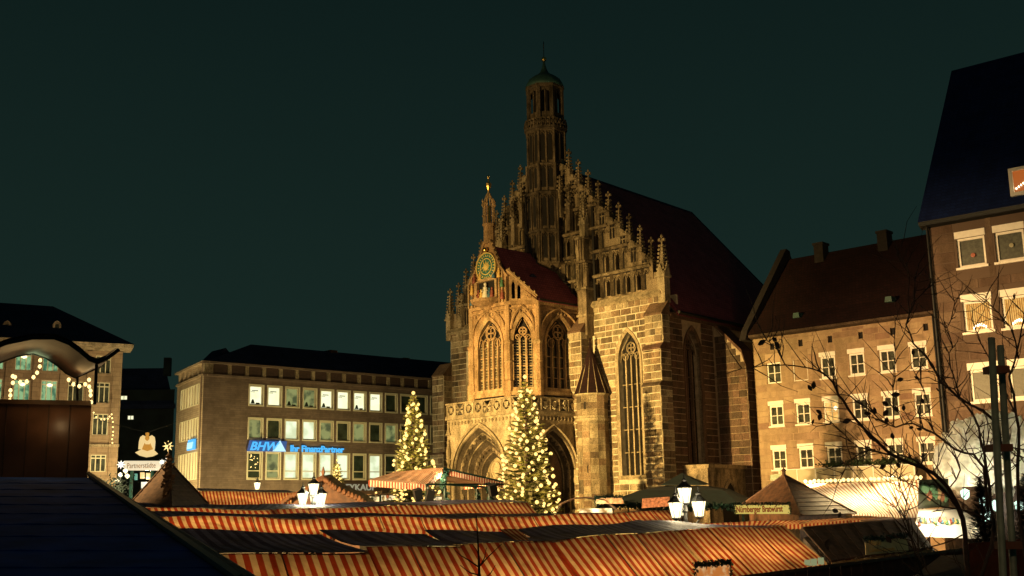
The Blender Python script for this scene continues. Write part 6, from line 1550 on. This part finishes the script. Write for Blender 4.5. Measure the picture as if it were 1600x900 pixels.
# ================================================================ bare foreground tree, right
random.seed(21)
bt = empty('bare_tree', 'bare winter tree in the right foreground with a few withered leaves', 'tree', at(1515, 930, 7.5) * 1); bt.location.z = 0; BO = Vector(bt.location)
limbs = [
 ([(1530, 1120), (1518, 960), (1513, 900), (1507, 833), (1497, 793), (1483, 762), (1460, 742), (1440, 731), (1393, 711), (1373, 693), (1347, 667), (1327, 640), (1310, 618), (1300, 598), (1283, 580), (1260, 573), (1227, 570), (1193, 571), (1160, 577)], 7.5, 6.6, 6.0, .7),
 ([(1227, 570), (1217, 550), (1203, 535), (1197, 531)], 6.7, 6.8, 1.1, .5),
 ([(1545, 800), (1540, 760), (1537, 730), (1520, 710), (1493, 703), (1460, 677), (1427, 660), (1400, 667), (1375, 655), (1352, 637), (1327, 617)], 7.4, 7.0, 3.2, 1.0),
 ([(1497, 793), (1470, 760), (1440, 725), (1407, 710), (1373, 680), (1360, 655), (1353, 640)], 7.3, 7.6, 2.6, .7),
 ([(1397, 665), (1395, 637), (1394, 605), (1398, 570), (1397, 528)], 7.1, 7.2, 1.4, .5),
 ([(1575, 760), (1570, 720), (1560, 665), (1537, 640), (1500, 622), (1470, 595), (1450, 562), (1427, 537), (1417, 507), (1427, 473), (1428, 437), (1413, 417), (1403, 400)], 7.7, 7.9, 3.4, .8),
 ([(1427, 473), (1440, 458), (1450, 447), (1455, 436)], 7.9, 8.0, 1.2, .6),
 ([(1393, 711), (1367, 704), (1340, 697), (1320, 681), (1298, 663)], 7.0, 6.9, 1.7, .6),
 ([(1367, 703), (1347, 707), (1330, 718), (1320, 733), (1310, 745)], 7.0, 7.2, 1.5, .6),
 ([(1450, 930), (1443, 900), (1423, 842), (1413, 815), (1417, 787), (1407, 760), (1400, 737)], 7.2, 7.3, 1.9, .6),
 ([(1460, 905), (1440, 877), (1427, 847), (1417, 813), (1400, 793), (1373, 773)], 7.0, 7.2, 1.7, .6),
 ([(1518, 960), (1540, 880), (1553, 817), (1547, 760), (1537, 710), (1530, 667), (1513, 637), (1493, 607), (1473, 600), (1450, 590)], 7.6, 7.8, 4.0, .8),
 ([(1620, 980), (1600, 850), (1590, 733), (1593, 697), (1586, 645), (1577, 590), (1590, 547), (1597, 510), (1610, 480)], 7.8, 8.0, 4.2, 1.2),
 ([(1537, 697), (1560, 696), (1585, 701), (1610, 703)], 7.7, 7.5, 1.8, 1.2),
 ([(1590, 560), (1577, 510), (1560, 490), (1543, 470), (1538, 462)], 7.9, 7.8, 1.8, .6),
 ([(1586, 645), (1567, 600), (1543, 553), (1527, 520), (1523, 508)], 7.9, 8.1, 2.0, .6),
 ([(1500, 622), (1490, 590), (1483, 553), (1490, 540), (1480, 513), (1493, 487), (1490, 470)], 7.8, 7.9, 1.6, .6),
 ([(1460, 677), (1452, 640), (1445, 610), (1432, 585)], 7.2, 7.3, 1.4, .5),
 ([(1440, 731), (1445, 700), (1436, 680), (1440, 650)], 7.2, 7.4, 1.4, .5),
 ([(1507, 833), (1470, 850), (1440, 862), (1400, 868)], 7.4, 7.2, 1.8, .6),
 ([(1547, 760), (1575, 735), (1600, 715)], 7.6, 7.7, 1.6, .9),
 ([(1483, 762), (1500, 735), (1497, 715), (1510, 690), (1505, 670)], 7.4, 7.6, 1.6, .6),
 ([(1553, 817), (1520, 800), (1470, 790), (1430, 760), (1400, 745), (1380, 742)], 7.5, 7.4, 2.2, .6),
]
twigs = MB()
for px_, d0, d1, r0, r1 in limbs:
    n = len(px_); pts = []; rad = []
    for i, (x, y) in enumerate(px_):
        f = i / (n - 1); d = d0 + (d1 - d0) * f
        pts.append(at(x + random.uniform(-1.5, 1.5), y + random.uniform(-1.5, 1.5), d) - BO); rad.append((r0 + (r1 - r0) * f) * .72 / FPX * d)
    # subdivide with slight crookedness
    P, Rr = [pts[0]], [rad[0]]
    for i in range(n - 1):
        l = (pts[i + 1] - pts[i]).length; mid = pts[i].lerp(pts[i + 1], .5) + Vector((random.uniform(-1, 1), random.uniform(-1, 1), random.uniform(-1, 1))) * l * .05
        P += [mid, pts[i + 1]]; Rr += [(rad[i] + rad[i + 1]) / 2 * random.uniform(.95, 1.08), rad[i + 1]]
    MB().tube(P, Rr, 6).build('limb', TWIG, bt, smooth=True)
    for i in range(1, len(P)):
        for _ in range(2):
            if random.random() < .85 and Rr[i] < .022:
                d = (P[i] - P[i - 1]).normalized(); v = Vector((random.uniform(-1, 1), random.uniform(-.6, .6), random.uniform(-.5, 1))); v = (v + d * .6).normalized(); ln = random.uniform(.06, .42); q = P[i]; tp = [q]; 
                for s_ in range(3): q = q + v * ln / 3; v = (v + Vector((random.uniform(-.4, .4), random.uniform(-.3, .3), random.uniform(-.2, .5)))).normalized(); tp.append(q)
                twigs.tube(tp, [.0038, .003, .0022, .0012], 4, False)
                if random.random() < .5: twigs.tube([tp[1], tp[1] + Vector((random.uniform(-.06, .06), 0, random.uniform(-.04, .07)))], [.0025, .001], 3, False)
twigs.build('twigs', TWIG, bt, kind='stuff')
def leaf(x, y, d, s, an):
    m = MB(); L = s / FPX * d; prof = [(0, 0), (.25, .22), (.55, .30), (.8, .18), (1, 0)]
    vs = []
    for u, w_ in prof: vs += [Vector((u * L, 0, w_ * L)), Vector((u * L, .12 * L * math.sin(u * 3), 0)), Vector((u * L, 0, -w_ * L))]
    fs = []
    for i in range(4):
        for j in (0, 1): a = i * 3 + j; fs.append((a, a + 1, a + 4, a + 3))
    m.add(vs, fs); o = m.build('leaf', DEADLEAF, bt); o.location = at(x, y, d) - BO; o.rotation_euler = (random.uniform(-.6, .6), R(an), random.uniform(-.5, .5))
for x, y, s, an in ((1197, 531, 20, 150), (1211, 533, 18, 60), (1206, 528, 14, 20), (1272, 595, 17, 100), (1262, 601, 15, 60), (1275, 640, 14, 40), (1283, 645, 16, 110), (1272, 655, 12, 120), (1330, 655, 18, 160), (1349, 645, 16, 10), (1366, 636, 16, 90), (1378, 628, 18, 20), (1388, 640, 17, 130), (1398, 634, 15, 60), (1392, 617, 18, 0), (1386, 651, 15, 100), (1412, 632, 13, 95), (1420, 668, 13, 0), (1432, 669, 12, 20), (1393, 676, 14, 80), (1412, 592, 15, 170), (1427, 545, 14, 100), (1428, 588, 14, 30), (1440, 622, 12, 70), (1462, 606, 12, 40), (1385, 726, 16, 150), (1400, 722, 14, 60), (1384, 838, 17, 50), (1296, 842, 18, 120), (1300, 796, 16, 20), (1313, 800, 12, 110), (1585, 458, 14, 100), (1290, 850, 14, 60), (1373, 697, 12, 80)):
    leaf(x, y, 7.1, s * .8, an)
# ================================================================ two steel poles
pl = empty('twin_poles', 'two grey steel poles clamped side by side in the right foreground', 'pole', (0, 0, 0))
STEEL = plain('galvanised_steel', (.26, .27, .19), .6, .1, nscale=8, namt=.35)
for (x0, y0, x1, y1, d, r) in ((1549, 528, 1569, 930, 6.4, 5.4), (1563, 540, 1586, 930, 6.6, 5.2)):
    a, b = at(x0, y0, d), at(x1, y1, d - .1); MB().tube([(b.x + (b.x - a.x) * 1.2, b.y, 0), b, a], r / FPX * d, 10).build('pole', STEEL, pl, smooth=True)
for x, y in ((1557, 578), (1562, 700), (1576, 852)): 
    p = at(x, y, 6.45); MB().box(p.x - .06, p.x + .06, p.y - .04, p.y + .05, p.z - .02, p.z + .02).build('clamp', plain('rusty_clamp%d' % y, (.16, .05, .02), .7), pl)
# ================================================================ sapling at the bottom edge
sp_ = empty('sapling', 'thin bare sapling top rising at the bottom centre before the striped roofs', 'sapling', (0, 0, 0))
for px_, r0, r1 in (([(752, 940), (749, 896), (748, 870), (746, 830), (744, 805)], 2.6, .6), ([(749, 887), (735, 877), (720, 868), (710, 859)], 1.3, .5), ([(749, 886), (757, 872), (760, 856)], 1.2, .5), ([(750, 884), (765, 868), (784, 850)], 1.3, .5), ([(749, 899), (735, 895), (726, 889), (719, 883)], 1.3, .5), ([(756, 906), (767, 895), (774, 883)], 1.1, .5), ([(748, 868), (744, 858), (738, 850)], .8, .4)):
    pts = [at(x, y, 9) for x, y in px_]; MB().tube(pts, [(r0 + (r1 - r0) * i / (len(pts) - 1)) / FPX * 9 for i in range(len(pts))], 5).build('stem', BARK, sp_)
# ================================================================ plastic-wrapped bright dome and dark firs at the right
PLAS = plain('crumpled_clear_plastic', (.74, .72, .56), .18, nscale=4, namt=.6, bump=1.0)
_b = PLAS.node_tree.nodes['Principled BSDF']; 
tr = PLAS.node_tree.nodes.new('ShaderNodeBsdfTranslucent'); tr.inputs[0].default_value = (.85, .82, .62, 1); ms = PLAS.node_tree.nodes.new('ShaderNodeMixShader'); ms.inputs[0].default_value = .5
PLAS.node_tree.links.new(_b.outputs[0], ms.inputs[1]); PLAS.node_tree.links.new(tr.outputs[0], ms.inputs[2]); PLAS.node_tree.links.new(ms.outputs[0], PLAS.node_tree.nodes['Material Output'].inputs['Surface'])
wd = empty('wrapped_dome', 'glowing white dome wrapped in crumpled clear plastic behind the branches', 'covered display', at(1550, 720, 44) * 1); wd.location.z = 0
c = at(1552, 740, 44) - Vector(wd.location); rr_ = 2.2; m = MB(); vs = []; nu, nv = 110, 50
from mathutils import noise
for j in range(nv + 1):
    th = math.pi * .62 * j / nv
    for i in range(nu):
        ph = 2 * math.pi * i / nu; d = Vector((math.sin(th) * math.cos(ph), math.sin(th) * math.sin(ph), math.cos(th))); k = .92 + .20 * noise.noise(d * 3.1) + .22 * abs(noise.noise(d * 7)) + .12 * abs(noise.noise(d * 15)); vs.append(c + Vector((d.x * .92, d.y * .92, d.z)) * rr_ * k)
m.add(vs, [(j * nu + i, j * nu + (i + 1) % nu, (j + 1) * nu + (i + 1) % nu, (j + 1) * nu + i) for j in range(nv) for i in range(nu)]); m.build('plastic_sheet', PLAS, wd, smooth=True)
for k in range(6): MB().tube([c + Vector((rr_ * .98 * math.sin(math.pi * .6 * s_ / 8) * math.cos(R(60 * k)) , rr_ * .98 * math.sin(math.pi * .6 * s_ / 8) * math.sin(R(60 * k)), rr_ * math.cos(math.pi * .6 * s_ / 8))) for s_ in range(9)], .02, 5).build('rib', IRON, wd)
MB().lathe(c.x, c.y, [(rr_ * .9, 0), (rr_ * .9, c.z - .5)], 20).build('base', TIMBER, wd)
for q, e_ in ((Vector((-.6, -.6, -.5)), 330), (Vector((.8, -.8, -.7)), 300), (Vector((-.5, -3.2, -1.2)), 60)): light('POINT', 'dome_light', tuple(c + Vector(wd.location) + q), e_, (1, .95, .75), shadow_soft_size=.1)  # the last is an added light outside, in front of the sheet
def conifer(label, x, ytop, ybot, D, wpx, seed):
    random.seed(seed); a, b = at(x, ytop, D), at(x, ybot, D); t = empty('fir_tree', label, 'fir tree', (a.x, a.y, 0)); H_ = a.z - b.z; r = wpx / 2 / FPX * D
    MB().tube([(0, 0, 0), (0, 0, a.z)], [.08, .02], 6).build('trunk', BARK, t); m = MB()
    for _ in range(2600):
        f = random.random() ** .7; an = random.random() * 6.283; q = Vector((r * f * random.random() ** .5 * math.cos(an), r * f * math.sin(an) * random.random() ** .5, a.z - H_ * f)); v = Vector((q.x, q.y, 0)).normalized() * .2 + Vector((0, 0, random.uniform(-.05, .08))); n_ = v.cross(Vector((0, 0, 1))) * .12
        m.add([q - n_, q + n_, q + v], [(0, 1, 2)])
    m.build('needles', plain('dark_needles%d' % seed, (.015, .03, .015), .7), t, kind='stuff')
conifer('dark fir standing in front of the wrapped dome between the poles and the counter', 1530, 745, 860, 24, 62, 31)
conifer('dark fir at the right edge beyond the two poles', 1600, 740, 880, 23, 70, 32)
for k, (x, y) in enumerate(((1537, 783), (1545, 795), (1540, 808), (1592, 790), (1555, 790), (1508, 772))):
    if k == 0: sc_ = empty('lit_stall_front', 'scattered greenish-white lights glinting through the dark fir at the right', 'stall front', (0, 0, 0))
    p = at(x, y, 29); MB().lathe(p.x, p.y, [(.01, p.z - .14), (.1, p.z - .08), (.12, p.z + .08), (.01, p.z + .14)], 6).build('lamp_globe', lit('greenish_glow%d' % k, (.7, 1, .8), 2.0), sc_)

light('POINT', 'branch_fill', tuple(at(1400, 930, 11)), 16, (1, .45, .16), shadow_soft_size=.3)  # added warm fill for the branches, no lamp built here
light('POINT', 'street_lamp_light', tuple(at(158, 728, 80)), 1300, (1, .74, .36), shadow_soft_size=.2)
